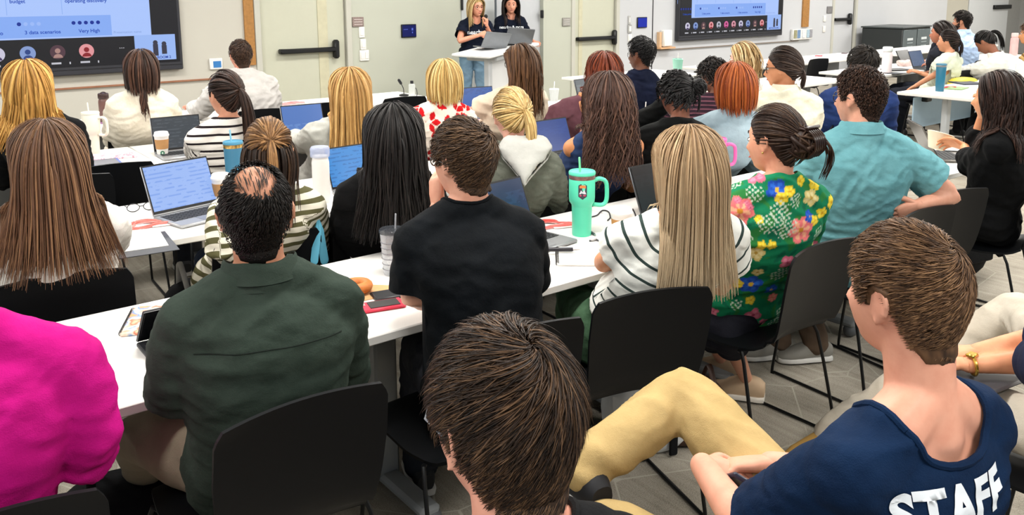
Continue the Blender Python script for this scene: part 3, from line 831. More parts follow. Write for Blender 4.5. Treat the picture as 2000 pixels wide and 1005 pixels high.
def short_hair(P, cols, n=1500, L=.045, w=.0028, whorl=(.1, -.55, .83), lift=.10, tab=HL, seed=1, hole=None, swirl=.35, curl=0, top=1.0, fade=True, K=8, capl=.004, sweep=0.0, rough=.4, thick=.0):
    mt = hairmat(*cols, rough=rough); cap(P, mt, tab, capl, hole=hole)
    d, g = roots(n, tab, 0, seed, hole=hole); wd = unit(A(*whorl))
    up = np.clip((d[:, 2]+.35)/.9, .12, 1) if fade else np.ones(n)
    ln = L*(.25+.75*up)*g.uniform(.7, 1.2, n)*np.where(d[:, 2] > .4, top, 1)
    lay = .003+.010*up*g.uniform(size=n)+thick*up; out = []; X = skull_pos(P, d, lay); D = None
    for k in range(K):
        out.append(X.copy()); q = (X-P.hc)@P.M/EL; dn = q/np.linalg.norm(q, axis=1)[:, None]
        away = dn*(dn@wd)[:, None]-wd; away = -(-away) if False else (dn*(dn@wd)[:, None]-wd)
        away = away/(np.linalg.norm(away, axis=1)[:, None]+1e-6)
        tan = np.cross(dn, wd); tan /= np.linalg.norm(tan, axis=1)[:, None]+1e-6
        fl = away+tan*swirl+A(sweep, 0, 0)*np.clip(dn[:, 1:2]+.2, 0, 1)-A(0, 0, .5)*np.clip(-dn[:, 2:3]+.2, 0, 1)
        fl -= dn*(fl*dn).sum(1, keepdims=True); fl /= np.linalg.norm(fl, axis=1)[:, None]+1e-9
        fl = fl+dn*lift*(1-1.6*k/K)
        if k == 0: fl = fl+g.normal(size=(n, 3))*.12; jit = g.normal(size=(n, 3))*.16
        fl = fl+jit-dn*(jit*dn).sum(1, keepdims=True)*.75
        if curl:
            ph = np.arange(n)*2.4+k*1.25; fl = fl*.45+np.cross(dn, fl)*np.sin(ph)[:, None]*curl+dn*np.cos(ph)[:, None]*curl*.9
        fl /= np.linalg.norm(fl, axis=1)[:, None]
        X = X+(fl@P.M.T)*(ln/(K-1))[:, None]; X = collide(P, X, lay*.8)
    p = np.stack(out, 1)
    return locks_mesh(P, p, w*g.uniform(.6, 1.3, n), .4, (.8, 1, .85, .1), mt=mt, seed=seed)
# ------------------------------------------------ room shell
WY = 9.30
XL, XR, YB = -2.6, 24.0, -2.2
def carpet():
    n = NT('carpet'); a = n.noise(3.2, 5); b = n.noise(240, 2)
    tc = n.new('ShaderNodeTexCoord'); mp = n.new('ShaderNodeMapping'); mp.inputs['Rotation'].default_value = (0, 0, .5)
    n.link(tc.outputs['Object'], mp.inputs[0])
    v = n.new('ShaderNodeTexVoronoi', feature='DISTANCE_TO_EDGE'); v.inputs['Scale'].default_value = 2.6; n.link(mp.outputs[0], v.inputs['Vector'])
    sx = n.noise(30, 3, stretch=(1, .06, 1)); 
    c = n.ramp(n.math('ADD', n.math('MULTIPLY', a, .35), n.math('ADD', n.math('MULTIPLY', b, .42), n.math('MULTIPLY', sx, .25))), [(.32, '676155'), (.5, '9a9386'), (.68, 'bbb4a6')])
    c = n.mixc(n.math('LESS_THAN', v.outputs['Distance'], .008), c, 'b0aa9c')
    n.col(c); n.bump(b, .6, .004); n.rough(.95, .1); return n.m
def struct(name, b, mt, smooth=False):
    return tag(b.build(name, mt, None, smooth=smooth), kind='structure')
MW1 = mat('c8c5ba', .7, .3, var=.015, scale=2); MW2 = mat('bfc2b4', .7, .3, var=.015, scale=2); MW3 = mat('c9cbce', .7, .3, var=.015, scale=2)
MGR = mat('a3a3a0', .7, .3, var=.02); MDOOR = mat('c6c7b4', .5, .4, var=.01); MSTRIP = mat('c9c5a9', .6)
MBLK = mat('141517', .4, .4, var=0); MWOOD = mat('a9783f', .5, .4, var=.15, scale=30); MGAP = mat('1b1c1e', .8, .2, var=0)
MTRIM = mat('c4c3b8', .55, .4, var=.01)
struct('floor', MB().box((10.7, 3.6, -.05), (26.8, 11.9, .1)), carpet())
struct('ceiling', MB().box((10.7, 3.6, CEIL+.05), (26.8, 11.9, .1)), mat('efefec', .9, .1, var=.02))
T = .12
def wallbox(name, x0, x1, mt, z0=0, z1=CEIL, y=WY, t=T):
    return struct(name, MB().box(((x0+x1)/2, y+t/2, (z0+z1)/2), (x1-x0, t, z1-z0)), mt)
wallbox('wall_front_left', XL, 3.60, MW1)
wallbox('wall_front_middle', 4.79, 6.38, MW2)
wallbox('wall_front_centre', 7.78, 8.30, MW2)
wallbox('wall_front_right', 9.27, 14.98, MW3)
wallbox('wall_front_far', 15.86, 19.55, MW3)
wallbox('wall_front_end', 19.55, 20.78, mat('bdb9ab', .7, .3, var=.01), y=WY+.1)
wallbox('wall_front_corner', 20.78, XR, MGR, y=WY+.25)
for a, b in ((3.60, 4.79), (8.30, 9.27), (14.98, 15.86), (6.38, 7.78)):
    wallbox('wall_front_over_door', a, b, MW2, 2.15, CEIL)
struct('wall_right', MB().box((XR+.06, 3.6, CEIL/2), (.12, 11.9, CEIL)), MGR)
# chair rails, timber strips and the joint lines of the wall panels
MRAIL = mat('9a6a50', .5, .3, var=.1)
struct('trim_1', MB().box((1.0, WY-.012, .765), (5.15, .024, .016)), MRAIL)
struct('trim_2', MB().box((3.535, WY-.014, 1.92), (.105, .028, 2.06)), MWOOD)
struct('trim_3', MB().box((11.95, WY-.012, .745), (3.9, .024, .016)), mat('8a7f76', .5, .3))
struct('trim_4', MB().box((14.09, WY-.014, 1.97), (.20, .028, 1.96)), MWOOD)
struct('trim_5', MB().box((10.005, WY-.003, 1.5), (.014, .006, 2.9)), MGAP)
struct('baseboard_front', MB().box((5.6, WY-.008, .05), (1.5, .016, .10)), mat('8d8a85', .6))
def door(name, x0, x1, bar, stripx, leafc=MDOOR, head=True, barz=1.0, gap=False):
    """a door in its frame, the leaf set back in the opening"""
    o = thing(name, None, None, ((x0+x1)/2, WY, 0)); tag(o, kind='structure'); c = o.location
    loc = lambda b, n, mt, p=o, **k: b.build(n, mt, p, off=c, **k)
    f = MB()
    for xx in (x0+.035, x1-.035): f.box((xx, WY+.03, 1.075), (.07, .10, 2.15), bev=.006)
    f.box(((x0+x1)/2, WY+.03, 2.12), (x1-x0, .10, .06)); loc(f, 'frame', MTRIM, smooth=False)
    leaf = loc(MB().box(((x0+x1)/2, WY+.055, 1.05), (x1-x0-.15, .05, 2.08)), 'leaf', leafc, smooth=False)
    b = MB()
    for xx in (x0+.082, x1-.082): b.box((xx, WY+.028, 1.05), (.008, .004, 2.08))
    loc(b, 'shadow_gap', MGAP if gap else mat('aaa899', .7), smooth=False)
    if stripx: loc(MB().box(((stripx[0]+stripx[1])/2, WY+.026, 1.05), (stripx[1]-stripx[0], .012, 2.06)), 'cover_strip', MSTRIP, smooth=False)
    if bar:
        b = MB(); b.box(((bar[0]+bar[1])/2, WY-.03, barz), (bar[1]-bar[0], .06, .055), bev=.012)
        pb = loc(b, 'push_bar', MBLK)
        b = MB(); b.box((bar[1]+.01, WY-.02, barz), (.07, .08, .22), bev=.02); b.box((bar[0]+.03, WY-.0, barz), (.06, .05, .055), bev=.01)
        loc(b, 'latch_case', MBLK, pb)
    return o
door('door_1', 3.60, 4.79, (3.87, 4.56), (4.37, 4.49), barz=1.02)
door('door_2', 8.30, 9.27, (8.41, 9.15), (8.47, 8.54), barz=.985)
door('door_3', 14.98, 15.86, (15.07, 15.58), None, barz=1.10, leafc=MW3, gap=True)
# the open doorway behind the presenters: dark gap, leaf swung aside
o = thing('door_4', None, None, (7.08, WY, 0)); tag(o, kind='structure')
MB().box((7.42, WY+.10, 1.05), (.80, .045, 2.1)).build('leaf', mat('c8cbcf', .5, .4, var=.01), o, off=o.location, smooth=False)
MB().box((6.66, WY+.03, 1.05), (.54, .05, 2.1)).build('side_panel', mat('c6caca', .5, .4, var=.01), o, off=o.location, smooth=False)
MB().box((6.97, WY+.16, 1.05), (.16, .02, 2.1)).build('dark_opening', MGAP, o, off=o.location, smooth=False)
b = MB()
for z in (.42, 1.36, 2.0): b.box((7.755, WY+.0, z), (.03, .05, .11), bev=.006)
b.build('hinge', MBLK, o, off=o.location)
MB().box((6.39, WY-.01, 1.52), (.03, .03, .16), bev=.005).build('hinge', MBLK, o, off=o.location)
# leaning door leaf at far right with its black closer
o = thing('door_5', None, None, (21.9, WY, 0)); tag(o, kind='structure')
MB().box((21.85, WY+.12, 1.3), (2.1, .06, 2.6)).build('leaf', mat('d0d3d4', .5, .4, var=.01), o, off=o.location, smooth=False)
MB().box((22.5, WY+.06, 1.22), (.9, .07, .10), bev=.01).build('closer', MBLK, o, off=o.location)

def plate(name, label, cat, x, z, w, h, mt, group=None, d=.018, face=None, fm=None):
    o = thing(name, label, cat, (x, WY-.001, z), 0, group)
    MB().box((0, -d/2, 0), (w, d, h), bev=.004).build('plate', mt, o)
    if face:
        for (fx, fz, fw_, fh) in face: MB().box((fx, -d-.003, fz), (fw_, .008, fh), bev=.002).build('panel' if len(face) == 1 else 'switch', fm, o)
    return o
MPL = mat('f2f0ea', .4, .4, var=0); MPURP = mat('8f7d78', .5, .4, var=.25, scale=60)
sg = plate('room_sign', 'small mauve room sign beside the left door', 'sign', 4.875, 1.33, .15, .115, MPURP)
for i in range(3): MB().box((0, -.0195, .03-.03*i), (.11, .003, .007)).build('text_line', mat('d9cfcb', .5), sg)
sg = plate('room_sign', 'grey room sign on the wall left of the middle door', 'sign', 8.20, 1.24, .15, .12, mat('98958f', .5, var=.1))
for i in range(3): MB().box((0, -.0195, .03-.03*i), (.11, .003, .007)).build('text_line', mat('d5d3ce', .5), sg)
plate('room_sign', 'small dark grey room sign left of the far right door', 'sign', 14.88, 1.29, .17, .13, mat('7d7b7c', .5, var=.15))
sw = [(0, 0, .045, .08)]
plate('light_switch', 'white switch plate right under the mauve room sign', 'switch', 4.92, 1.205, .075, .13, MPL, 'switches by the left door', face=sw, fm=MPL)
plate('light_switch', 'white switch plate in the middle of three by the left door', 'switch', 4.935, 1.06, .075, .13, MPL, 'switches by the left door', face=sw, fm=MPL)
plate('light_switch', 'wide white double switch plate, lowest of three by the left door', 'switch', 4.945, .925, .125, .13, MPL, 'switches by the left door', face=[(-.03, 0, .045, .08), (.03, 0, .045, .08)], fm=MPL)
plate('light_switch', 'thin grey sensor plate left of the right blue panel', 'switch', 9.48, 1.235, .05, .13, mat('b8b8b6', .4), 'controls by the middle door', face=[(0, 0, .02, .08)], fm=MPL)
plate('light_switch', 'grey switch plate under the sensor plate', 'switch', 9.49, 1.10, .08, .13, mat('a8a8a6', .4), 'controls by the middle door', face=sw, fm=MPL)
plate('light_switch', 'white switch plate, lowest of three by the right blue panel', 'switch', 9.50, .955, .08, .13, MPL, 'controls by the middle door', face=sw, fm=MPL)
plate('light_switch', 'white switch plate left of the far right door, upper', 'switch', 14.73, 1.13, .08, .12, MPL, 'switches by the far right door', face=sw, fm=MPL)
plate('light_switch', 'white switch plate left of the far right door, lower', 'switch', 14.73, .93, .08, .12, MPL, 'switches by the far right door', face=sw, fm=MPL)
for i, (x, z, w, lab) in enumerate(((5.575, 1.20, .215, 'dark blue touch panel on the wall left of the presenters'), (9.755, 1.19, .215, 'bright blue touch panel on the wall right of the middle door'))):
    o = thing('touch_panel', lab, 'control panel', (x, WY-.001, z), 0, 'wall touch panels')
    MB().box((0, -.012, 0), (w, .024, .165), bev=.006).build('case', mat('10131c', .3, var=0), o)
    s = MB().box((0, -.0250, 0), (w*.9, .003, .14)).build('screen', emis('101f78' if i == 0 else '0c2ab4', .6 if i == 0 else .9), o, smooth=False)
    if i == 0:
        b = MB(); b.box((-.05, -.027, .02), (.06, .002, .006)); b.box((.045, -.027, .02), (.022, .002, .03)); b.box((.045, -.027, -.02), (.012, .002, .02)); b.build('icons', emis('6a7fe8', .8), s, smooth=False)
o = thing('thermostat', 'small white thermostat with a blue display on the left wall', 'thermostat', (3.145, WY-.001, .925))
MB().box((0, -.012, 0), (.14, .024, .12), bev=.006).build('case', MPL, o); MB().box((.01, -.0255, -.005), (.085, .003, .07)).build('screen', emis('4f9be0', .8), o, smooth=False)
o = thing('soap_dispenser', 'white wall box with a timber ledge left of the right screen', 'wall box', (10.27, WY-.001, .80))
MB().box((0, -.05, .13), (.20, .10, .26), bev=.015).build('box', mat('f0eee8', .4, var=0), o); MB().box((-.02, -.06, -.02), (.34, .12, .025)).build('ledge', mat('d9ac80', .5), o)
MB().box((-.135, -.03, .11), (.05, .06, .24)).build('side_board', mat('d8b48e', .5), o)
o = thing('card_holder', 'white wall rack of small cards under the timber strip', 'rack', (13.97, WY-.001, .86))
MB().box((0, -.03, 0), (.62, .06, .20), bev=.01).build('tray', mat('e6e6e2', .4), o)
for x, c in ((-.24, '9d9a78'), (-.13, '6f8fb5'), (.02, 'dfe4e6'), (.16, 'a9c1cf'), (.25, '9a9aa0')):
    MB().box((x, -.065, .01), (.085, .012, .15), bev=.003).build('card', mat(c, .5, var=.2, scale=50), o)
for x, z in ((-.25+8.2, 0),): pass
# wall boxes (socket) low on the left
o = plate('wall_socket', 'white socket plate low on the left wall behind the grey shirt', 'socket', 3.02, .60, .08, .12, MPL, face=sw, fm=MPL)

# ------------------------------------------------ the two big screens
def text(s, size, x, z, y, mt, parent, name='slide_text', align='LEFT', bold=False):
    cu = bpy.data.curves.new('t', 'FONT'); cu.body = s; cu.size = size; cu.align_x = align; cu.space_line = .95
    if bold: cu.offset = size*.02
    ob = bpy.data.objects.new('t', cu); TMP.collection.objects.link(ob); tdg = work_graph()
    me = bpy.data.meshes.new_from_object(ob.evaluated_get(tdg), depsgraph=tdg); bpy.data.objects.remove(ob)
    V = co_of(me); set_co(me, np.stack([V[:, 0]+x, np.full(len(V), y), V[:, 1]+z], 1))
    return link(name, me, mt, parent)
def disc(b, x, z, r, y, n=18): b.add([(x+r*math.cos(2*math.pi*i/n), y, z+r*math.sin(2*math.pi*i/n)) for i in range(n)], [tuple(range(n))]); return b
def tvset(x0, z0, W, H, label, variant):
    o = thing('wall_screen', label, 'screen', (x0, WY-.002, z0), 0, 'presentation screens on the front wall')
    MB().box((W/2, -.04, H/2), (W, .08, H), bev=.01).build('casing', mat('33343a', .35, .4, var=0), o)
    fr = -.083; q = lambda b, n, mt, p: b.build(n, mt, p, smooth=False)
    bz = .075; px0, px1 = .06, W-.05
    disp = q(MB().box((W/2, fr, H/2+bz/2-.02), (W-.06, .004, H-bz-.06)), 'display', emis('2a2b31', .55), o)
    sx0, sx1 = (.06, W-.30) if variant == 1 else (.30, W-.16); sz0 = bz+.29
    sl = q(MB().box(((sx0+sx1)/2, fr-.003, (sz0+H-.05)/2), (sx1-sx0, .003, H-.05-sz0)), 'slide', emis('a9c4fb', 1.0), disp)
    y = fr-.0065
    band = q(MB().box(((sx0+sx1)/2-.15, fr-.005, sz0+.115), (sx1-sx0-.45, .002, .20)), 'slide_band', emis('86abf2', 1.0), sl)
    blue = emis('1f4fc0', .9); dk = emis('1636a4', .8); pale = emis('c3d3fb', 1.0)
    ln = MB()
    colsx = [sx1-.31-.465*k for k in range(1, 6)]
    for cx in colsx: ln.box((cx-.03, y+.001, sz0+.68), (.006, .001, .9))
    q(ln, 'slide_rules', emis('8fb0f0', 1.0), sl)
    paras = ['Increase high-quality\nproposals without impact\ndue to limits on\nmodular services or\noperating discovery', 'Thousands of 2027\ndocuments while gaining\n+80 of revenue renewability\nto capture government\nbudget', '50 new resources for sales', 'that never miss\nneeds about', 'Drive more\nvalue to sales']
    caps = ['Very High', '3 data scenarios', '1 data scenario', '2 data points', '2 data points']
    for k, cx in enumerate(colsx):
        sc = .047 if variant == 1 else .04
        n = paras[k].count('\n')
        text(paras[k], sc, cx, sz0+(.52 if k != 2 else .44), y, blue, sl, bold=True)
        text(caps[k], sc, cx+.10, sz0+.05, y, blue, sl, bold=True)
        full = 5 if k in (0, 4) else 1
        for i in range(5 if full == 5 else 4):
            dx = cx+.06+.055*i
            q(disc(MB(), dx, sz0+.145, .018, y), 'rating_dot', dk if i < full else emis('9ab8f6', 1.0), sl)
    text('Presentation name', .035, sx1-.36, sz0+.03, y, emis('8aa6e6', .9), sl)
    # participant strip
    pc = [('e9a2b4', '7e3a48'), ('d8d4ea', '5a4a7e'), ('8ea6dd', '3d5aa8'), ('5a3f4a', 'd8a9a0'), ('f2a3a8', 'b0303a'), ('c8c6d4', '4b5560'), ('e46aa8', '92205e')]
    np_ = 8 if variant == 1 else 11
    for i in range(np_):
        cx = (W-.92-.255*i) if variant == 1 else W-.62-.195*i; r_ = .068 if variant == 1 else .058
        if cx < .1: continue
        a, b_ = pc[(4-i) % 7]; zc = bz+.160
        av = q(disc(MB(), cx, zc, r_, fr-.004, 24), 'avatar', emis(a, .85), disp)
        f = MB(); disc(f, cx, zc+.012, r_*.36, fr-.006, 14); f.add([(cx+r_*.62*math.cos(t), fr-.006, zc-.055+r_*.55*math.sin(t)) for t in np.linspace(0, math.pi, 10)], [tuple(range(10))])
        q(f, 'portrait', emis(b_, .6), av)
        nm = MB(); nm.box((cx-.02, fr-.005, bz+.052), (.085, .001, .018)); q(nm, 'name_caption', emis('d8d8e2', .8), disp); q(MB().box((cx+.10, fr-.005, bz+.05), (.012, .001, .022)), 'muted_icon', emis('d8d8e2', .8), disp)
    text('...', .08, W-.62 if variant == 1 else W-.52, bz+.17, fr-.004, emis('e0e0ea', .8), disp, 'more_mark')
    vx = W-.27
    vt = q(MB().box((vx, fr-.006, bz+.165), (.40, .003, .26)), 'video_tile', emis('9dbcf8', .95), disp)
    f = MB()
    for dx, hh_ in ((.0, .12), (.085, .09)): f.box((vx+dx, fr-.009, bz+.14), (.05, .001, hh_)); disc(f, vx+dx, bz+.14+hh_/2+.015, .024, fr-.009, 12)
    q(f, 'video_figures', emis('4a4a5e', .6), vt)
    text('MEETING ROOM 2', .036, vx-.15, bz+.05, fr-.009, emis('1d3fae', .8), vt, bold=True)
    q(MB().box((W/2, fr, bz-.02), (W-.02, .002, .006)), 'bezel_line', mat('1a1b1f', .4), o)
    return o
tvset(-.02, .895, 2.80, 1.72, 'large wall screen at left showing a blue slide and video call faces', 1)
tvset(10.52, .870, 2.78, 1.72, 'large wall screen at right, smaller in view, with a row of call faces', 2)

# ceiling lamps (out of the picture, they light the room)
lampm = emis('fff4e6', 2.5); case = mat('d8d8d6', .5)
lamp0 = None
for x, y in LAMP:
    if lamp0 is None:
        lamp0 = thing('ceiling_light', 'rectangular white ceiling light panel', 'light', (x, y, CEIL-.001), 0, 'ceiling light panels')
        MB().box((0, 0, -.015), (1.56, .56, .03)).build('frame', case, lamp0, smooth=False)
        MB().box((0, 0, -.032), (1.5, .5, .006)).build('diffuser', lampm, lamp0, smooth=False)
    else:
        c = copy_tree(lamp0); c.location = (x, y, CEIL-.001)

# ------------------------------------------------ tables
MTOP = mat('f1efea', .32, .45, var=.01, scale=6); MLEG = mat('8e9192', .45, .4, var=.03); MPAN = mat('8b8e90', .5, .4, var=.02)
TH = .73
def make_table(L, D, panel=True, light=False):
    o = thing('training_table', '', 'table', (0, 0, 0)); m_ = mat('b9bdbf', .45, .4, var=.03) if light else MLEG
    MB().box((0, 0, TH-.0145), (L, D, .029), bev=.004).build('tabletop', MTOP, o)
    for sx in (-1, 1):
        x = sx*(L/2-.26); b = MB()
        b.box((x, 0, .38), (.085, .055, .64), bev=.01); leg = b.build('leg', m_, o)
        b = MB(); b.box((x, 0, .065), (.075, D*.84, .035), bev=.012); b.build('foot', m_, leg)
        b = MB(); b.box((x, 0, TH-.045), (.07, D*.72, .032), bev=.008); b.build('bracket', m_, leg)
        for sy in (-1, 1):
            b = MB(); b.tube([(x-.018, sy*D*.38, .032), (x+.018, sy*D*.38, .032)], .032, 16); b.build('caster', mat('5a5c5e', .5), leg)
    if panel:
        MB().box((0, D/2-.09, TH-.21), (L-.30, .014, .30), bev=.004).build('modesty_panel', mat('a9c3d6', .5, .4, var=.02) if light else MPAN, o)
    MB().box((-L/2+.34, D/2-.12, TH-.075), (.10, .06, .07), bev=.008).build('power_box', MBLK, o)
    return o
ROWS = {4: (2.065, 2.755), 3: (3.42, 4.12), 2: (5.02, 5.72), 1: (6.50, 7.22)}
tabs = {}
def table_row(row, spans, labels, group, light=False):
    y0, y1 = ROWS[row]
    for (a, b), lab in zip(spans, labels):
        k = (round(b-a, 2), round(y1-y0, 2), light, row in (1, 2) or light); gap = .006
        if k in tabs: o = copy_tree(tabs[k])
        else: o = make_table(b-a-gap, y1-y0, panel=k[3], light=light); tabs[k] = o
        o.location = ((a+b)/2, (y0+y1)/2, 0); tag(o, lab, 'table', group)
table_row(4, [(-.45, 1.05), (1.05, 2.55), (2.55, 4.05), (4.05, 4.62)][:3], ['white table in the nearest row, with the tablet and spiral notebook on it', 'white table in the nearest row, with the mint tumbler on it', 'white table in the nearest row, between the floral blouse and the teal polo'], 'tables of the nearest row')
table_row(4, [(4.05, 5.25)], ['short white table at the right end of the nearest row, by the woman in black'], 'tables of the nearest row')
table_row(3, [(.15, 1.65), (1.65, 3.15), (3.15, 4.65), (4.65, 6.15)], ['white table in the third row, with the pale blue laptop and coral lanyard on it', 'white table in the third row, by the black haired woman typing', 'white table in the third row, by the curly haired woman', 'white table in the third row, in front of the cream jacket'], 'tables of the third row')
table_row(3, [(7.80, 9.30), (9.30, 10.80)], ['white table at right with the blue tumbler on its near end', 'white table at the far right edge behind the wavy haired woman in black'], 'tables of the third row', True)
table_row(2, [(-.15, 1.35), (1.35, 2.85), (2.85, 4.35), (4.35, 5.85), (5.85, 7.35), (7.35, 8.50)], ['white table in the second row under the cream tumbler', 'white table in the second row between the striped tee and the grey sweater', 'white table in the second row in front of the red leaf blouse', 'white table in the second row in front of the navy vest', 'white table in the second row behind the redhead, right of the blonde', 'bare white table in the second row right of the cream jacket'], 'tables of the second row')
table_row(2, [(9.0, 10.5), (10.5, 12.0), (12.0, 13.5)], ['white table in the second row at right with the open laptop and pink cloth', 'white table in the second row at far right in front of the bending woman', 'white table in the second row with the pink flask, cut by the right edge'], 'tables of the second row')
table_row(1, [(-.3, 1.2), (1.2, 2.7), (2.7, 4.2), (6.3, 7.8), (8.3, 10.1), (10.1, 11.9), (12.2, 13.9), (13.9, 15.6)],
          ['white table nearest the left wall screen, at the left edge', 'white table in the front row by the white sweater and the grey shirt', 'white table in the front row below the left door', 'white table in the front row, beside the lectern', 'white table in the front row under the right wall screen', 'white table in the front row with two small red sweets, under the timber strip', 'white table in the front row before the dark equipment rack', 'white table in the front row, the last at far right'], 'tables of the front row')

# ------------------------------------------------ chairs
def make_chair():
    o = thing('stacking_chair', '', 'chair', (0, 0, 0)); mt = mat('0a0c0f', .45, .22, var=.05, scale=40)
    # one moulded shell: seat curving up into the back, faces +Y
    prof = [(.22, .445), (.20, .455), (.10, .452), (-.05, .447), (-.15, .452), (-.20, .475), (-.232, .53), (-.25, .60), (-.268, .70), (-.282, .79), (-.288, .825)]
    wid = [.185, .205, .218, .218, .198, .184, .188, .197, .203, .200, .182]
    def shell(i0, i1, name):
        P_ = smooth_path([A(0, y, z) for y, z in prof[i0:i1]], 3); Wd = np.interp(np.linspace(0, 1, len(P_)), np.linspace(0, 1, i1-i0), wid[i0:i1])
        n = 13; V = []; F = []; k = len(P_); T_ = np.gradient(P_, axis=0)
        for sgn in (1, -1):
            for i in range(k):
                t = unit(T_[i]); nn = np.cross(A(1, 0, 0), t)
                for j in range(n):
                    u = -1+2*j/(n-1); bow = .028*u*u*(1 if P_[i][2] > .5 else .4)
                    V.append(P_[i]+A(Wd[i]*u, 0, 0)-nn*bow*1.0*(-1)+nn*sgn*.0045)
        m_ = k*n
        for i in range(k-1):
            for j in range(n-1):
                a = i*n+j; F.append((a, a+1, a+n+1, a+n)); F.append((m_+a, m_+a+n, m_+a+n+1, m_+a+1))
        for i in range(k-1):
            for j in (0, n-1): a = i*n+j; F.append((a, a+n, m_+a+n, m_+a))
        for j in range(n-1):
            for i in (0, k-1): a = i*n+j; F.append((a, m_+a, m_+a+1, a+1))
        return MB().add(V, F).build(name, mt, o)
    shell(0, 6, 'seat'); shell(5, 11, 'backrest')
    for sx in (-1, 1):
        b = MB(); x = sx*.225
        pts = [(sx*.17, .10, .432), (sx*.20, .12, .425), (x+.0, .16, .40), (x+sx*.02, .215, .03), (x+sx*.02, .20, .010), (x+sx*.02, .17, .008), (x+sx*.02, -.20, .008), (x+sx*.02, -.235, .010), (x+sx*.02, -.245, .03), (x, -.16, .40), (sx*.20, -.12, .425), (sx*.17, -.10, .432)]
        b.tube(smooth_path([A(*p) for p in pts], 3), .0065, 8); b.build('sled_leg', mat('08090a', .35, .35, var=0), o)
    b = MB()
    for y in (.10, -.10): b.tube([(-.175, y, .432), (.175, y, .432)], .0065, 8)
    b.build('cross_bar', mat('101113', .35, .4, var=0), o)
    return o
chair0 = None
def chair(x, y, h, lab, group='black stacking chairs'):
    """h heading in degrees, 0 faces the front wall"""
    global chair0
    if chair0 is None: chair0 = make_chair(); o = chair0
    else: o = copy_tree(chair0)
    o.location = (x, y, 0); o.rotation_euler = (0, 0, -R(h)); tag(o, lab, 'chair', group)
    return o
# ------------------------------------------------ the people
def hipxy(x, y): return (x, y)
C_ = cloth
# ---- nearest row
P = person('man with a bald patch in an olive green shirt, elbow on the white table', at(500, 418, Y=1.90), 22, 14, sex='m', vox=.0075, hip=(0.72, 1.94), skinc='b98468',
           shw=.94, kL=at(275, 850, z=.52), aL=at(310, 985, z=.09), eL=at(338, 765, z=.80), wL=A(.63, 2.09, .775), top=dict(mat=C_('2a362e', '36423a', wr=.5), collar='shirt', wr=.005, fit=.02, vox=.008), pants='857a68', slouch=.045)
hole = lambda d: np.sqrt(((d[:, 0]-.05)/.60)**2+((d[:, 1]+.38)/.62)**2+((d[:, 2]-.90)/.75)**2)-.85
short_hair(P, ('0d0b0a', '15110e', '241c17'), n=3600, L=.017, w=.0018, lift=.02, hole=lambda d: hole(d)-.03, capl=.003, seed=3)
mt = hairmat('1d1612', '2a201a', '44352a'); 
d, g = roots(420, HL, 0, 9); kk = (hole(d) < .05) & (d[:, 2] > .2); d = d[kk]; K = 8
dst = d+A(.15, -.55, -.2)*.42; dst /= np.linalg.norm(dst, axis=1)[:, None]
t_ = np.linspace(0, 1, K)[None, :, None]; sl = d[:, None]*(1-t_)+dst[:, None]*t_; sl /= np.linalg.norm(sl, axis=2)[..., None]
locks_mesh(P, skull_pos(P, sl, np.full((len(d), K), .0035)), .0011, .4, mt=mt, name='thin_hair')
yk = MB(); pts = []
tv = BVHTree.FromPolygons([tuple(v) for v in P.topV], [tuple(p.vertices) for p in P.top.data.polygons])
def seam(P, tv, pts, r=.0018, name='seam', mt=None):
    out = []
    for p, dr in pts:
        h = tv.ray_cast(Vector(p), Vector(dr))
        if h[0] is not None: out.append(np.array(h[0])+np.array(h[1])*.0002)
    if len(out) > 3: b = MB(); b.tube(smooth_path(out, 2), r, 6); add_child(P, name, b, mt, P.top)
seam(P, tv, [(P.sp(.80)-P.fw*.5+P.rt*x, P.fw) for x in np.linspace(-.16, .16, 13)], mt=C_('1c241f'))
b = MB()
for x in (-1,): 
    pass

P = person('man in a black tee and glasses leaning on the white table, chin on hand', at(906, 312, Y=2.06), -8, 20, sex='m', vox=.0075, hip=(1.38, 1.90), skinc='dfa68c',
           eL=at(812, 598, z=.785), wL=at(856, 405, Y=2.16), hd=(A(.05, .25, 1), None), hn=(A(-1, .1, 0), None), curl=(.9, .4), handv=.004,
           top=dict(mat=C_('05090d', '080d12', wr=.4), kind='short', frac=.66, wr=.004, fit=.018, collar='crew'), pants='2b2d33', shw=.94)
short_hair(P, ('241912', '453223', '6d5238'), n=4500, L=.060, w=.0021, whorl=(.25, -.62, .72), swirl=.7, lift=.06, curl=.12, seed=5, thick=.002)
glasses(P, '4a4642')

def rings_neck(period, duty): return striped('e9ebe4', '33423f', period, duty)
P = person('woman with long ash blonde hair in an off-shoulder cream knit with dark stripes', at(1345, 327, Y=1.74), 32, 34, vox=.007, hip=(2, 1.96), skinc='e0a27c',
           eL=at(1178, 512, z=.80), wL=A(2.12, 2.03, .775), top=dict(mat=rings_neck(.042, .17), sv='neck', kind='short', frac=.40, fit=.026, neckcut=.115, cutfw=-.01, t0=.10, wr=.004, vox=.007, name='knit_top'), pants=C_('2c4632', '587a5c'), pants_top=.36, handv=.004)
long_hair(P, ('7d5f40', 'a07d57', 'd0b48c'), .33, n=2600, w=.0029, side=.8, back=.5, K=20, seed=11, tip='c9b493', spread=.10, vol=.008, wmax=.10)

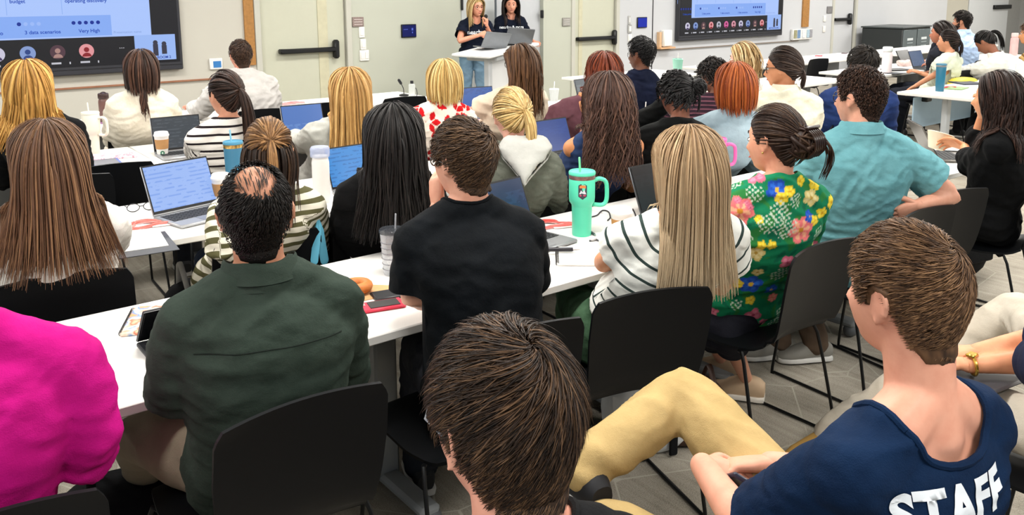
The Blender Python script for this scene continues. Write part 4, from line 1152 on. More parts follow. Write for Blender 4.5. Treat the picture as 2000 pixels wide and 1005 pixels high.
FLOWERS = [(1450, 415, 'big', .052), (1571, 452, 'big', .050), (1522, 366, 'blue', .038), (1528, 392, 'yel', .024), (1480, 375, 'wht', .026), (1548, 372, 'yel', .022), (1568, 356, 'yel', .02), (1530, 413, 'wht', .034), (1594, 352, 'yel', .026), (1590, 385, 'crm', .03), (1588, 420, 'blue', .024), (1487, 424, 'yel', .016),
           (1597, 434, 'yel', .020), (1478, 500, 'crm', .032), (1470, 560, 'blue', .045), (1440, 560, 'yel', .022), (1495, 480, 'yel', .018), (1505, 440, 'wht', .03), (1465, 395, 'pink', .012), (1440, 385, 'pink', .014), (1470, 410, 'pink', .012), (1604, 460, 'wht', .026), (1515, 480, 'yel', .018), (1455, 470, 'wht', .018), (1560, 395, 'wht', .024), (1610, 420, 'yel', .022), (1470, 590, 'yel', .02), (1440, 600, 'wht', .02)]
FC = {'big': ('e9787a', 'f3b08e', 'c8872d'), 'blue': ('2450b8', '2f6ad0', 'd9b23a'), 'yel': ('e8c92c', 'f2dd55', 'cf9a1e'), 'wht': ('c4d6c2', 'c8dacb', '2d8a62'), 'crm': ('d8c67e', 'e6d9a0', 'b9973f'), 'pink': ('d86a86', 'e58aa0', 'b04060')}
def floral(P, V, nn):
    col = np.tile(np.array(lin('137a52')), (len(V), 1)); nz = nfield(V, 4, 26); col[nz > .55] = lin('2c7a3c'); col[nz < -.75] = lin('0f6548')
    pts = []; me_f = None
    g = np.random.default_rng(5)
    vis = []
    for px, py, k, r_ in FLOWERS:
        d = unit(ray(px, py)); w = V-CAMP; t = w@d; off = np.linalg.norm(w-t[:, None]*d, axis=1); c = np.where(off < .012)[0]
        if len(c): i = c[np.argmin(t[c])]; vis.append((i, k, r_))
    for _ in range(400):
        i = g.integers(len(V)); p = V[i]
        if all(np.linalg.norm(V[j]-p) > .056 for j, *_r in vis): vis.append((i, g.choice(['yel', 'wht', 'blue', 'pink', 'big', 'crm']), g.uniform(.018, .036)))
    for i, k, r_ in vis:
        c, n_ = V[i], nn[i]; q = V-c; near = (np.linalg.norm(q, axis=1) < r_*1.6) & (nn@n_ > .2)
        u = unit(np.cross(n_, A(.3, .2, 1))); v = np.cross(n_, u); x, y = q@u, q@v; rr = np.hypot(x, y); a = np.arctan2(y, x)+g.uniform(0, 6)
        if k == 'wht':
            m_ = near & (rr < r_*1.15) & (np.sin(x*330+i)*np.sin(y*330+i*.3) > .25)
            col[m_] = lin(FC[k][0])
        else:
            pet = {'big': 6, 'blue': 5, 'yel': 5, 'crm': 5, 'pink': 4}[k]; rad = r_*(.72+.28*np.abs(np.cos(a*pet/2))); m_ = near & (rr < rad); col[m_] = lin(FC[k][0])
            col[near & (rr < rad*.72) & (np.cos(a*pet) > -.2)] = lin(FC[k][1]); col[near & (rr < r_*.2)] = lin(FC[k][2])
    return col
P = person('woman with a dark claw-clipped bun in a green floral blouse', at(1514, 273, Y=1.77), -2, 26, vox=.006, hip=(2.6, 1.95), skinc='dca083', face='c0645f', hp=2,
           top=dict(mat=painted(), dye=floral, kind='elbow', cuff=.35, fit=.026, vox=.0055, wr=.007, name='blouse'), pants='1b1c24', leg_skin=.25, shoes='c9ad8e', sole='e6e0d4',
           aL=at(1408, 700, z=.09), aR=at(1458, 740, z=.09), kL=at(1388, 640, z=.44), kR=at(1420, 648, z=.44), foot=(-40, -30))
mh, X0 = tied_hair(P, ('1a0f0b', '2f1f17', '55402f'), tie=(0, -.93, .05), n=700, w=.0042, tail=0, bun=(.056, (.0, -.106, .0)), seed=21)
b = MB()
for i in range(6):
    x = -.03+.012*i; pts = [X0+P.M@A(x, -.02, .05), X0+P.M@A(x, -.055, .02), X0+P.M@A(x, -.06, -.02), X0+P.M@A(x, -.035, -.05)]; b.tube(smooth_path(pts, 3), .0035, 6)
b.tube([X0+P.M@A(-.036, -.03, .05), X0+P.M@A(.036, -.03, .05)], .006, 8); add_child(P, 'hair_clip', b, mat('2a1a12', .25))
ln_ = []
for k in range(26):
    o_ = A(.012*np.sin(k), -.015-.01*np.cos(k*2), 0); ln_.append([X0+P.M@(o_+A(.02+.001*k, -.02, .02)), X0+P.M@(o_+A(.045, -.05, -.02)), X0+P.M@(o_+A(.055+.0008*k, -.045, -.07)), X0+P.M@(o_+A(.045, -.03, -.125-.002*(k % 7)))])
locks_mesh(P, np.array([smooth_path(q, 4) for q in ln_]), .0035, .4, mt=mh)
b = MB(); e = P.hc+P.M@A(-.081, -.004, -.036); b.sphere(e, .004, 10); add_child(P, 'earring', b, mat('d8b36a', .2, metal=1))

P = person('man in a teal polo shirt and glasses, right hand on his hip', at(1680, 190, Y=1.88), 2, 36, sex='m', vox=.0075, hip=(3.34, 1.95), skinc='d79f86',
           eR=at(1858, 382, Y=1.62), wR=at(1795, 400, Y=1.66), hd=(None, A(-.6, .5, -.4)), hn=(None, A(.4, -.8, .3)),
           top=dict(mat=C_('639ca4', '73acb4', wr=.55), kind='short', frac=.62, wr=.005, fit=.022, collar='shirt'), pants='5a4a3c', bulk=1.04, aL=at(1520, 662, z=.09), aR=at(1592, 668, z=.09), kL=A(3.16, 2.30, .5), kR=A(3.42, 2.28, .5), foot=(-62, -58), shoes='8d8a82', sole='dcdad4')
short_hair(P, ('1a100b', '34221a', '5a3f30'), n=3000, L=.040, w=.0024, lift=.25, curl=.7, seed=7, thick=.003)
glasses(P, '2a2420')

P = person('woman in a black knit top with wavy dark hair, chin on hand, holding a bowl', at(1950, 190, Y=1.76), -8, -14, vox=.0075, hip=(4.42, 1.82), skinc='d9996f',
           eL=at(1893, 320, z=.84), wL=at(1884, 286, z=.885), hd=(at(1842, 272, z=.905)-at(1884, 286, z=.885), None), hn=(A(.55, -.6, .45), A(.5, -.7, .2)), curl=(.55, .9), handv=.0045,
           eR=at(1905, 285, Y=1.98), wR=at(1920, 222, Y=1.93), top=dict(mat=C_('060708', '0b0c0e'), kind='elbow', cuff=.35, fit=.022, wr=.006), pants='52634e', kL=A(4.3, 2.12, .52), kR=A(4.52, 2.14, .52))
long_hair(P, ('180f0c', '2a1b16', '4a332a'), .25, n=900, w=.0050, wave=.008, freq=45, seed=13, side=.6, back=.6, spread=.15)

# ---- the row behind the first tables, seen over their shoulders
P = person('woman with very long light brown hair in a white top, at the left edge', at(95, 312, Y=2.98), 8, 6, vox=.008, hip=(0.5, 3.26), skinc='e2b097', top=dict(mat=C_('ebe6dd', 'f3efe8'), fit=.022, wr=.005), pants='9a958b', wL=A(.30, 3.44, .775), wR=A(.72, 3.50, .775))
long_hair(P, ('50382a', '6f4f39', '946f4e'), .315, n=2800, w=.0030, side=.85, back=.4, spread=.30, K=20, seed=2, vol=.004)
P = person('woman with half-up brown hair in a cream and olive striped sweater', at(525, 296, Y=3.0), 20, 16, vox=.008, hip=(1.18, 3.29), skinc='d9a184', eL=at(432, 478, Y=2.98), wL=at(450, 528, Y=3.16),
           top=dict(mat=striped('e8e4d2', '5c5a3c', .040, .45), sv='z', fit=.022, wr=.004), pants='2d3a52')
tied_hair(P, ('3b2818', '7d5a38', 'a98052'), tie=(.05, -.86, .42), n=420, w=.0055, tail=.17, tn=80, tw=.0045, tail_r=.008, tail_dir=(0, -.35, -.9), seed=5, rmask=lambda d: d[:, 2]-.15)
mtd = hairmat('1a120d', '2a1d15', '46311f'); d, g = roots(380, HLW, 0, 31, hole=lambda d: .35-d[:, 2]); X = skull_pos(P, d, np.full(len(d), .008)); Ls = np.clip(X[:, 2]-(P.hc[2]-.27), .08, .6)*g.uniform(.85, 1.05, len(d))
locks_mesh(P, hang(P, X, np.repeat(A(0, 0, -1.)[None], len(d), 0), Ls, 16, .006+.012*g.uniform(size=len(d)), back=.2, side=.2, seed=2), .0065, .35, mt=mtd)
P = person('woman with long black hair in a black sweater, typing on a laptop', at(768, 268, Y=2.78), 28, 24, vox=.008, hip=(1.62, 3.19), skinc='e4ab93', wL=at(712, 388, z=.79), curl=(.3, .4), handv=.005, top=dict(mat=C_('080809', '0c0c0d'), fit=.026, wr=.006), pants='24304a')
long_hair(P, ('0c0a0a', '161312', '2c2623'), .32, n=2000, w=.0036, wave=.004, freq=22, seed=4, side=.7, back=.4, spread=.22, vol=.004)
P = person('woman with a blonde ponytail in an olive jacket with a pale hood', at(1000, 226, Y=2.95), 24, 40, hp=14, vox=.008, hip=(2.34, 3.17), skinc='e8b09a', bulk=1.14, shw=1.1, slouch=.05,
           top=dict(mat=C_('5c5f55', '686b60', wr=.6), fit=.030, wr=.006, name='jacket'), pants='3a4658')
tied_hair(P, ('8a6a3e', 'c3a266', 'e6cf9c'), tie=(.35, -.9, .05), n=480, w=.0052, tail=.24, tn=130, tw=.0060, tail_dir=(.35, -.7, -.6), seed=6)
rings = []
HS = .95
for t, (w_, dp, zz) in enumerate(((.075, -.02, .055), (.10, -.05, .04), (.125, -.085, .0), (.105, -.115, -.045), (.05, -.135, -.10), (.008, -.14, -.135))):
    rings.append([P.N+P.rt*(.025+w_*HS) if False else P.N+P.rt*.055+A(0, 0, .035)+P.rt*w_*HS*math.sin(a)-P.fw*(.050+(-dp)*1.15*math.cos(a))+A(0, 0, zz*HS+.01+.008*abs(math.sin(a))) for a in np.linspace(-1.6, 1.6, 15)])
V_ = [p for r_ in rings for p in r_]; F_ = [(i*15+j, i*15+j+1, (i+1)*15+j+1, (i+1)*15+j) for i in range(5) for j in range(14)]
hm = voxel([loft([[p+(q-p)*0 for p, q in zip(r_, r_)]+[p-P.fw*(-.014)-A(0, 0, .012) for p in r_[::-1]] for r_ in rings])], .006, 3); set_co(hm, co_of(hm)-P.base); link('hood', hm, C_('b4b4ae', 'c2c2bc'), P.top)
P = person('woman with big curly brown hair in a denim vest, bare arm raised', at(1188, 195, Y=2.85), 34, 30, vox=.008, hip=(2.95, 3.32), skinc='c98a5c', eL=at(1122, 325, z=.80), wL=at(1150, 235, Y=3.0), hd=(A(.1, .1, 1), None), top=dict(mat=C_('2a3c63', '34476e'), kind='vest', fit=.016), pants='2a3a5a')
long_hair(P, ('35241c', '503830', '7a5846'), .33, n=1900, w=.0034, wave=.012, freq=50, seed=8, side=.8, back=.4, spread=.12, vol=.008)
P = person('woman with black braids in a bun and a black sweater, head bowed', at(1322, 186, Y=2.88), 28, 42, hp=34, vox=.009, hip=(3.36, 3.25), skinc='7a4a35', slouch=.06, bulk=1.08, wL=at(1296, 205, Y=3.12), eL=A(3.15, 3.38, .80), curl=(.6, .4), hd=(A(.1, -.2, 1), None), top=dict(mat=C_('060707', '0a0b0b'), fit=.026, wr=.006), pants='191a20')
mh, X0 = tied_hair(P, ('070707', '100f10', '221f20'), tie=(.7, -.7, -.05), n=420, w=.0058, tail=.12, tn=36, tw=.006, tail_dir=(.8, -.3, -.3), bun=(.038, (.088, -.085, -.0)), seed=9)
short_hair(P, ('070707', '121112', '262324'), n=420, L=.05, w=.005, whorl=(.2, -.9, .4), lift=.04, curl=.35, seed=10, thick=.008, fade=False)
P = person('woman with a copper red bob in a light denim jacket', at(1437, 168, Y=2.88), 22, 44, hp=8, vox=.009, hip=(3.82, 3.24), skinc='e6b39c', slouch=.06, bulk=1.06, top=dict(mat=C_('9db4c0', 'b0c5cf', wr=.6), fit=.026, wr=.006, collar='shirt', name='jacket'), pants='7f95a5', wL=A(3.75, 3.55, .78))
long_hair(P, ('78341a', '97471e', 'c26a30'), .115, n=800, w=.0050, seed=14, side=.8, back=.35, vol=.008)
P = person('woman in a cream jacket with dark hair and black glasses, in profile', at(1530, 132, Y=3.0), -22, 34, hp=4, vox=.009, hip=(4.52, 3.29), skinc='c98a63', face=True, bulk=1.22, shw=1.2, slouch=.05, top=dict(mat=C_('ddd5bc', 'e8e2cc', wr=.5), fit=.032, wr=.006, collar='shirt', name='jacket'), pants='c9bfa8')
tied_hair(P, ('1c1310', '2e211b', '4a3a30'), tie=(0, -.97, -.2), n=460, w=.005, tail=.10, tn=60, tail_dir=(0, -.6, -.7), seed=15, tab=HLW)
glasses(P, '101010', r=.0022)
P = person('person with short dark hair in a royal blue sweatshirt, back turned', at(1685, 128, Y=3.0), 38, 44, sex='m', vox=.009, hip=(5.3, 3.31), skinc='8a5a40', slouch=.05, bulk=1.05, top=dict(mat=C_('1d2f5c', '24386a'), fit=.026, wr=.007), pants='20242e')
short_hair(P, ('0d0a09', '1c1612', '30271f'), n=1400, L=.05, w=.0032, lift=.08, seed=16, thick=.010)

# ---- second row
P = person('woman with long golden blonde hair in a black top, below the left screen', at(55, 168, Y=4.85), 8, 8, vox=.010, hip=(0.86, 4.78), skinc='e2b097', top=dict(mat=C_('060709', '0b0c0e'), fit=.028), pants='1c1e24')
long_hair(P, ('93692f', 'bd8a45', 'e6b968'), .29, n=800, w=.0068, wave=.006, freq=22, seed=17, side=.8, spread=.28, vol=.008)
P = person('woman with a dark ponytail in a black and white striped tee', at(440, 184, Y=4.42), -12, 6, vox=.009, hip=(1.56, 4.74), skinc='d69a7c', face=True, eL=at(388, 300, z=.79), wL=A(1.72, 4.98, .775), top=dict(mat=striped('ece6de', '241d20', .042, .28), sv='z', kind='short', frac=.66, fit=.020, wr=.004), pants='22242a')
tied_hair(P, ('1a100c', '2c1c15', '4a3226'), tie=(.22, -.93, .22), n=300, w=.0065, tail=.34, tn=130, tw=.0075, tail_dir=(.1, -.7, -.5), seed=18)
P = person('woman with long strawberry blonde hair in a pale grey sweater', at(684, 178, Y=4.2), 24, 22, vox=.010, hip=(2.22, 4.68), skinc='e6b59c', wL=A(2.1, 5.10, .78), top=dict(mat=C_('b4b4ac', 'c2c2ba'), fit=.026), pants='30343c')
long_hair(P, ('98703e', 'bb8e52', 'dfb878'), .30, n=800, w=.0064, seed=19, side=.8, spread=.10, vol=.005)
def leaves(P, V, nn):
    col = np.tile(np.array(lin('eee3d6')), (len(V), 1)); g = np.random.default_rng(12); pts = []
    for _ in range(5000):
        i = g.integers(len(V))
        if all(np.linalg.norm(V[j]-V[i]) > .084 for j in pts): pts.append(i)
    for i in pts:
        c, n_ = V[i], nn[i]; q = V-c; u = unit(np.cross(n_, A(.3, .2, 1))); v = np.cross(n_, u); a0 = g.uniform(0, 6.28)
        for da, L_ in ((0, .054), (1.2, .050), (-1.25, .048)):
            a = a0+da; dx = u*math.cos(a)+v*math.sin(a); x = q@dx; y = q@np.cross(n_, dx); t = (x-.008)/(L_*1.15)
            m_ = (t > .0) & (t < 1) & (np.abs(y) < L_*.34*np.sin(np.clip(t, 0, 1)*math.pi)**.8) & (nn@n_ > .3); col[m_] = lin('c8141c')
    return col
P = person('woman with straight blonde hair in a white blouse with red leaves', at(868, 158, Y=4.22), 33, 28, vox=.010, hip=(2.8, 4.68), skinc='e2ab8c', top=dict(mat=painted(), dye=leaves, kind='long', fit=.028, vox=.0055, name='blouse'), pants='1e2026')
long_hair(P, ('a8834a', 'cca763', 'ecd194'), .095, n=700, w=.0062, seed=20, side=.8, vol=.008)
P = person('woman with very long brown hair and glasses in a cream top', at(1016, 125, Y=4.38), -8, 18, vox=.010, hip=(3.42, 4.74), skinc='dfa288', face=True, wL=A(3.15, 5.12, .78), top=dict(mat=C_('d8c8b0', 'e4d7c2'), kind='short', frac=.5, fit=.022), pants='2a2c32')
long_hair(P, ('3a2617', '553823', '7d5a3c'), .31, n=800, w=.0062, wave=.005, freq=26, seed=22, side=.5, back=.8, spread=.10, vol=.004)
glasses(P, '1a1a1c')
P = person('woman with auburn hair in a mauve top, behind the curly hair', at(1180, 140, Y=4.12), 44, 30, vox=.010, hip=(4, 4.62), skinc='e0a68e', bulk=1.1, top=dict(mat=C_('6e4650', '7d545e'), fit=.024), pants='2a2026', wL=A(3.75, 4.86, .72), eL=A(3.62, 4.42, .80))
long_hair(P, ('3a1409', '6e2d16', '9c4a26'), .30, n=600, w=.007, wave=.012, freq=38, seed=23, vol=.012, spread=.2)
P = person('person with short black hair and glasses in a navy vest, looking left', at(1253, 106, Y=4.5), -12, 34, vox=.010, hip=(4.72, 4.78), skinc='6e4632', face=True, top=dict(mat=C_('10162a', '161d34'), kind='vest', fit=.022, collar='crew'), pants='171a24')
short_hair(P, ('060606', '0f0e0e', '1f1d1d'), n=1100, L=.038, w=.0035, lift=.10, curl=.3, seed=24, thick=.014)
glasses(P, '141414')
P = person('woman with wavy ash blonde hair in profile, behind the copper bob', at(1450, 116, Y=4.2), -20, 26, vox=.010, hip=(5.64, 4.71), skinc='e6b59e', face=True, top=dict(mat=C_('d9d2c6', 'e4ded4'), fit=.02), pants='2a2c32')
long_hair(P, ('6a4d2c', 'a98656', 'dcc598'), .21, n=500, w=.007, wave=.010, freq=30, seed=25, side=.5, back=.9, vol=.008)
P = person('person with dark curls in a plum and black patterned top, head down', at(1394, 150, Y=4.0), 10, 30, hp=22, vox=.010, hip=(5.02, 4.58), skinc='7d5340', slouch=.06, top=dict(mat=striped('2a1c26', '6d4450', .03, .3), sv='z', fit=.022), pants='1c1a20')
short_hair(P, ('0a0908', '17120f', '33261f'), n=700, L=.07, w=.005, lift=.35, curl=.9, seed=26, thick=.016, fade=False)

# ---- front row
P = person('woman with dark brown hair in a fluffy cream sweater, below the screen corner', at(276, 136, Y=5.85), 14, 12, vox=.010, hip=(1.5, 6.18), skinc='e2b097', bulk=1.06, top=dict(mat=C_('e6dcc6', 'efe7d6', wr=.8), fit=.034, wr=.005), pants='cfc6b4')
long_hair(P, ('1e120d', '3a251c', '6a4a3a'), .12, n=600, w=.0068, seed=27, side=.8, vol=.008)
mh = hairmat('1e120d', '3a251c', '6a4a3a'); g = np.random.default_rng(4); d = unit(A(0, -1, -.35))[None]+g.normal(size=(26, 3))*.12; X = skull_pos(P, d/np.linalg.norm(d, axis=1)[:, None], np.full(26, .01))
locks_mesh(P, wavy(P, hang(P, X, np.repeat(A(0, 0, -1.)[None], 26, 0), g.uniform(.16, .30, 26), 14, np.full(26, .022), side=0, back=.2, spread=.05), .012, 22, 3), .0045, .4, mt=mh)
P = person('man with short brown hair in a light grey shirt, leaning left in the front row', at(470, 108, Y=6.38), 2, 14, sex='m', vox=.010, hip=(2.46, 6.40), skinc='cf9078', bulk=1.04, top=dict(mat=C_('c4c1bd', 'd2cfcb', wr=.5), fit=.026, wr=.008, collar='shirt'), pants='1f2126', wL=A(2.12, 6.84, .80), eL=A(2.08, 6.56, .80))
short_hair(P, ('241811', '3d2a1e', '5c4433'), n=1000, L=.022, w=.003, lift=.04, seed=28, capl=.004)

# ---- right hand side
P = person('woman in a pale green tee with dark tied hair, in profile at right', at(1852, 80, Y=4.32), -10, 4, vox=.010, hip=(9.36, 4.52), skinc='c98f6e', face=True, top=dict(mat=C_('cfd6c2', 'dbe1cf'), kind='short', frac=.6, fit=.022), pants='1d2028', wL=A(9.02, 4.56, .66), eL=A(9.06, 4.34, .82))
tied_hair(P, ('120d0b', '221814', '3a2a24'), tie=(.1, -.95, .05), n=260, w=.008, tail=.16, tn=60, tw=.009, tail_dir=(.1, -.5, -.8), seed=29)
P = person('woman with long dark hair, chin on hand, half hidden behind the pale green tee', at(1837, 64, Y=4.62), -14, 0, vox=.011, hip=(9.85, 4.76), skinc='b5765c', face=True, top=dict(mat=C_('23252e', '2b2e38'), fit=.02), pants='20242e', wL=at(1829, 85, Y=4.74), eL=at(1822, 112, Y=4.82), hd=(A(0, -.1, 1), None), wR=A(9.95, 4.85, .80))
long_hair(P, ('120c0a', '241814', '40302a'), .45, n=300, w=.010, seed=30, side=.4, back=1.0)
P = person('man with dark hair and a beard in a light blue shirt, in profile at right', at(1879, 42, Y=5.0), -14, 6, sex='m', vox=.010, hip=(10.95, 4.95), skinc='c58b6c', face=True, top=dict(mat=C_('a9c4ea', 'bcd3f2'), fit=.024, collar='shirt'), pants='23304a')
short_hair(P, ('0c0a09', '1a1412', '30261f'), n=800, L=.045, w=.0045, lift=.25, curl=.3, seed=31, thick=.012)
BEARD = (A(0, .5, .9, 1.2, 1.35, 1.5, 3.2), A(-.50, -.46, -.42, -.30, -.05, 2, 2))
th_ = hairmat('0c0a09', '1a1412', '30261f'); d = np.random.default_rng(3).normal(size=(2600, 3)); d /= np.linalg.norm(d, axis=1)[:, None]
az_ = np.abs(np.arctan2(d[:, 0], d[:, 1])); d = d[(az_ < 1.45) & (d[:, 2] < np.interp(az_, *BEARD)) & (d[:, 2] > -.97)]
bt = BVHTree.FromPolygons([tuple(v) for v in co_of(P.body.data)], [tuple(p.vertices) for p in P.body.data.polygons])
ps = []
for q in d:
    w_ = P.M@q; h = bt.ray_cast(Vector(P.hc-P.base+w_*.3), Vector(-w_))
    if h[0] is not None:
        p0 = np.array(h[0])+P.base; ps.append([p0, p0+w_*.006+A(0, 0, -.004), p0+w_*.008+A(0, 0, -.010)])
locks_mesh(P, np.array(ps), .004, .4, mt=th_, name='beard')
P = person('woman in a white sweater with a dark plait, bending over the right table', at(1924, 82, Y=4.18), 0, -6, hp=42, vox=.010, hip=(10.12, 4.08), skinc='8a5a44', slouch=.10, bulk=1.1, neck_fwd=.07, top=dict(mat=C_('dcdad2', 'e8e6df'), fit=.030, wr=.007), pants='1c1c1e', wL=A(9.55, 4.62, .775), eL=A(9.60, 4.30, .80))
tied_hair(P, ('080707', '131110', '26211f'), tie=(.2, -.8, .35), n=280, w=.008, tail=.26, tn=50, tw=.010, tail_dir=(.55, -.8, .1), seed=33)
P = person('person at the right edge in a patterned tan top', at(2012, 66, Y=4.05), -16, 0, vox=.011, hip=(11.3, 4.05), skinc='d99a6a', face=True, top=dict(mat=striped('c9a56a', '7a5a34', .05, .4), sv='z', fit=.022), pants='2a2c30')
short_hair(P, ('2a1a10', '50341f', '7d5a3c'), n=300, L=.05, w=.005, lift=.1, seed=34, thick=.01)

# ---- presenters
mic = at(949, 42, Y=8.52)
P = person('presenter with blonde hair, glasses and navy tee holding a microphone', at(930, 14, Y=8.72), 186, 205, vox=.0065, sex='f', stand=True, hip=(6.2, 8.78), skinc='dd9c80', face=True, hands=(True, True), handv=.006,
           wR=at(938, 68, Y=8.50), eR=at(897, 80, Y=8.62), wL=mic+A(.01, .0, -.05), eL=at(958, 72, Y=8.66), hd=(A(-.1, -.2, 1), A(.6, -.1, .15)), hn=(A(.5, -1, 0), A(0, -1, .3)), curl=(1.0, .8), top=dict(mat=C_('0c1222', '121a2c'), kind='short', frac=.62, fit=.020, t0=-.05, collar='crew'), pants=C_('6f8fa8', '86a4ba'), shoes='d9d9d9')
PRES1 = P
long_hair(P, ('8a6c40', 'c2a36c', 'e6d0a0'), .24, n=500, w=.006, seed=35, side=.9, back=.3, vol=.004)
glasses(P, '3a2a24')
P = person('second presenter with long dark hair and navy tee behind the lectern', at(998, 9, Y=9.0), 214, 204, vox=.0065, sex='f', stand=True, hip=(6.98, 9.04), skinc='d89a80', face=True, top=dict(mat=C_('0a1020', '0f1728'), kind='short', frac=.9, fit=.022, t0=-.05), pants='20263a', wL=A(7.2, 8.8, 1.02), wR=A(6.8, 8.8, 1.02))
PRES2 = P
long_hair(P, ('120d0b', '241915', '3d2c25'), .28, n=500, w=.006, seed=36, side=.9, back=.2, vol=.004)
def chest_text(P, s, size, dz, mt, dx=0):
    """lettering laid on the shirt front"""
    cu = bpy.data.curves.new('t', 'FONT'); cu.body = s; cu.size = size; cu.align_x = 'CENTER'; cu.offset = size*.02
    ob = bpy.data.objects.new('t', cu); TMP.collection.objects.link(ob); tdg = work_graph(); me = bpy.data.meshes.new_from_object(ob.evaluated_get(tdg), depsgraph=tdg); bpy.data.objects.remove(ob)
    lay_text(P, me, lambda u, v: (P.sp(.62)+P.fw*.4+P.rt*(-(u)-dx)+A(0, 0, v+dz), -P.fw), mt)
def lay_text(P, me, place, mt, name='lettering'):
    import bmesh
    bm = bmesh.new(); bm.from_mesh(me); bmesh.ops.triangulate(bm, faces=bm.faces)
    for _ in range(2): bmesh.ops.subdivide_edges(bm, edges=[e for e in bm.edges if e.calc_length() > .008], cuts=2)
    bmesh.ops.triangulate(bm, faces=bm.faces); bm.to_mesh(me); bm.free()
    tv = BVHTree.FromPolygons([tuple(v) for v in P.topV], [tuple(p.vertices) for p in P.top.data.polygons]); V = co_of(me); out = []
    for v in V:
        o_, dr = place(v[0], v[1]); h = tv.ray_cast(Vector(o_), Vector(dr))
        out.append((np.array(h[0])-np.array(dr)*.0022) if h[0] is not None else np.array(o_)+np.array(dr)*.3)
    set_co(me, np.array(out)-P.base); return link(name, me, mt, P.top)
WH = mat('e8ecf0', .7, var=0)
chest_text(PRES1, 'nearby', .075, -.005, WH, -.01)
chest_text(PRES2, 'nearby & more', .055, .02, WH); chest_text(PRES2, 'summit', .04, -.035, WH, .05)

# ---- closest people
P = person('man with dark brown hair and glasses, closest to the camera, seen from behind', at(985, 822, z=1.185), 4, 14, hp=6, sex='m', vox=.006, hip=(0.62, 0.62), skinc='e2a58e', top=dict(mat=C_('08090b', '0d0f12'), collar='crew', fit=.018), pants='22252c', s=1.0, wL=A(.55, 1.02, .60), wR=A(.72, 1.0, .60))
short_hair(P, ('140d09', '34251b', '785a40'), n=14000, L=.058, w=.0011, whorl=(.12, -.50, .86), swirl=.55, lift=.0, seed=40, top=1.1, thick=.001, K=10, capl=.004, rough=.36)
glasses(P, '8a8f96', r=.0016)
P = person('man in a navy staff tee and khaki trousers with crossed legs', at(1770, 572, z=1.19), 8, 8, hr=-2, sex='m', vox=.0055, hip=(1.37, 0.76), hipz=.50, skinc='e3a68c', shw=.88, bulk=.95, neckl=.205, neck_fwd=.045,
           top=dict(mat=C_('071e3b', '0b2646', wr=.4), kind='short', frac=.80, fit=.020, collar='crew', wr=.005, vox=.007, cr=.007, ball=.112, ballfw=.0), pants=C_('b69c68', 'c2a874', wr=.4), shoes='15161a', sole='e6e4de', handv=.0035,
           eL=at(1470, 1050, z=.68), wL=at(1372, 908, z=.70), hd=(at(1470, 915, z=.70)-at(1385, 885, z=.73), at(1420, 905, z=.69)-at(1540, 905, z=.69)), hn=(A(-.1, -.3, 1), A(.1, .4, 1)), curl=(.5, .5),
           eR=A(1.60, .84, .68), wR=at(1505, 905, z=.69),
           kR=at(1338, 770, z=.70), aR=at(1140, 915, z=.60), kL=at(1170, 1030, z=.50), aL=A(1.08, 1.2, .09))
short_hair(P, ('2a1d14', '634731', '987452'), n=11000, L=.030, w=.0011, whorl=(.15, -.62, .77), swirl=.7, lift=.03, seed=41, capl=.004, K=8, thick=.001)
cu = bpy.data.curves.new('t', 'FONT'); cu.body = 'STAFF'; cu.size = .086; cu.align_x = 'CENTER'; cu.offset = .0035; cu.space_character = 1.05
ob = bpy.data.objects.new('t', cu); TMP.collection.objects.link(ob); tdg = work_graph(); me = bpy.data.meshes.new_from_object(ob.evaluated_get(tdg), depsgraph=tdg); bpy.data.objects.remove(ob)
lay_text(P, me, lambda u, v: (P.sp(.6)-P.fw*.4+P.rt*(u-.035)+A(0, 0, v*1.0+.070), P.fw), mat('e6ebf0', .7, var=0))
STAFF = P
P = person('person in a magenta blazer at the left edge, head out of the picture', at(-72, 682, Y=1.80)+A(-.02, 0, 0)+A(-.13, .04, .165), 20, 14, Npos=at(-72, 682, Y=1.80), vox=.009, hip=(0.04, 1.88), skinc='d9a184', shw=1.18, bulk=1.10, top=dict(mat=C_('bb0a76', 'c91284', wr=.35), fit=.030, wr=.0028, name='blazer'), pants='1c1c22', eR=A(.30, 1.76, .80), wR=A(.16, 2.05, .80), kR=A(-.02, 2.25, .5), kL=A(-.25, 2.2, .5))
short_hair(P, ('2a1c14', '4a3222', '6a4d38'), n=500, L=.05, w=.004, seed=42)
P = person('person in cream trousers at the right edge with a gold watch, hands on lap', at(2150, 500, z=1.20), -12, -8, vox=.0075, hip=(2.42, 0.62), skinc='dd9c76', handv=.004, top=dict(mat=C_('141d38', '1a2442'), kind='short', frac=.8, fit=.022), pants=C_('cdc2b0', 'd8cfbf'), shoes='b8904c', sole='d9b880',
           wL=at(1890, 712, z=.68), eL=at(2030, 705, z=.70), wR=at(1905, 686, z=.70), eR=at(2035, 660, z=.74), hd=(at(1850, 700, z=.68)-at(1890, 712, z=.68), at(1850, 690, z=.69)-at(1910, 688, z=.70)), hn=(A(0, 0, 1), A(0, 0, 1)), curl=(.25, .25),
           kL=at(1920, 800, z=.55), kR=at(1985, 605, z=.60), aL=A(2.20, 1.12, .09), aR=at(1616, 846, z=.09), foot=(None, -75))
long_hair(P, ('2a1c14', '4a3222', '6a4d38'), .3, n=300, w=.008, seed=43)
b = MB(); ax = unit(P.W[0]-P.E[0]); c = P.W[0]-ax*.012; u = unit(np.cross(ax, A(0, 0, 1))); v = np.cross(ax, u)
b.tube([c+(u*math.cos(a)*1.12+v*math.sin(a)*.92)*.0285 for a in np.linspace(0, 2*math.pi, 20)], .005, 8, False, 1.0); b.box(c-v*.028 if v[2] < 0 else c+v*.028, (.030, .024, .010), bev=.003)
add_child(P, 'watch', b, mat('c9a24a', .25, metal=.9))
EDGE = P
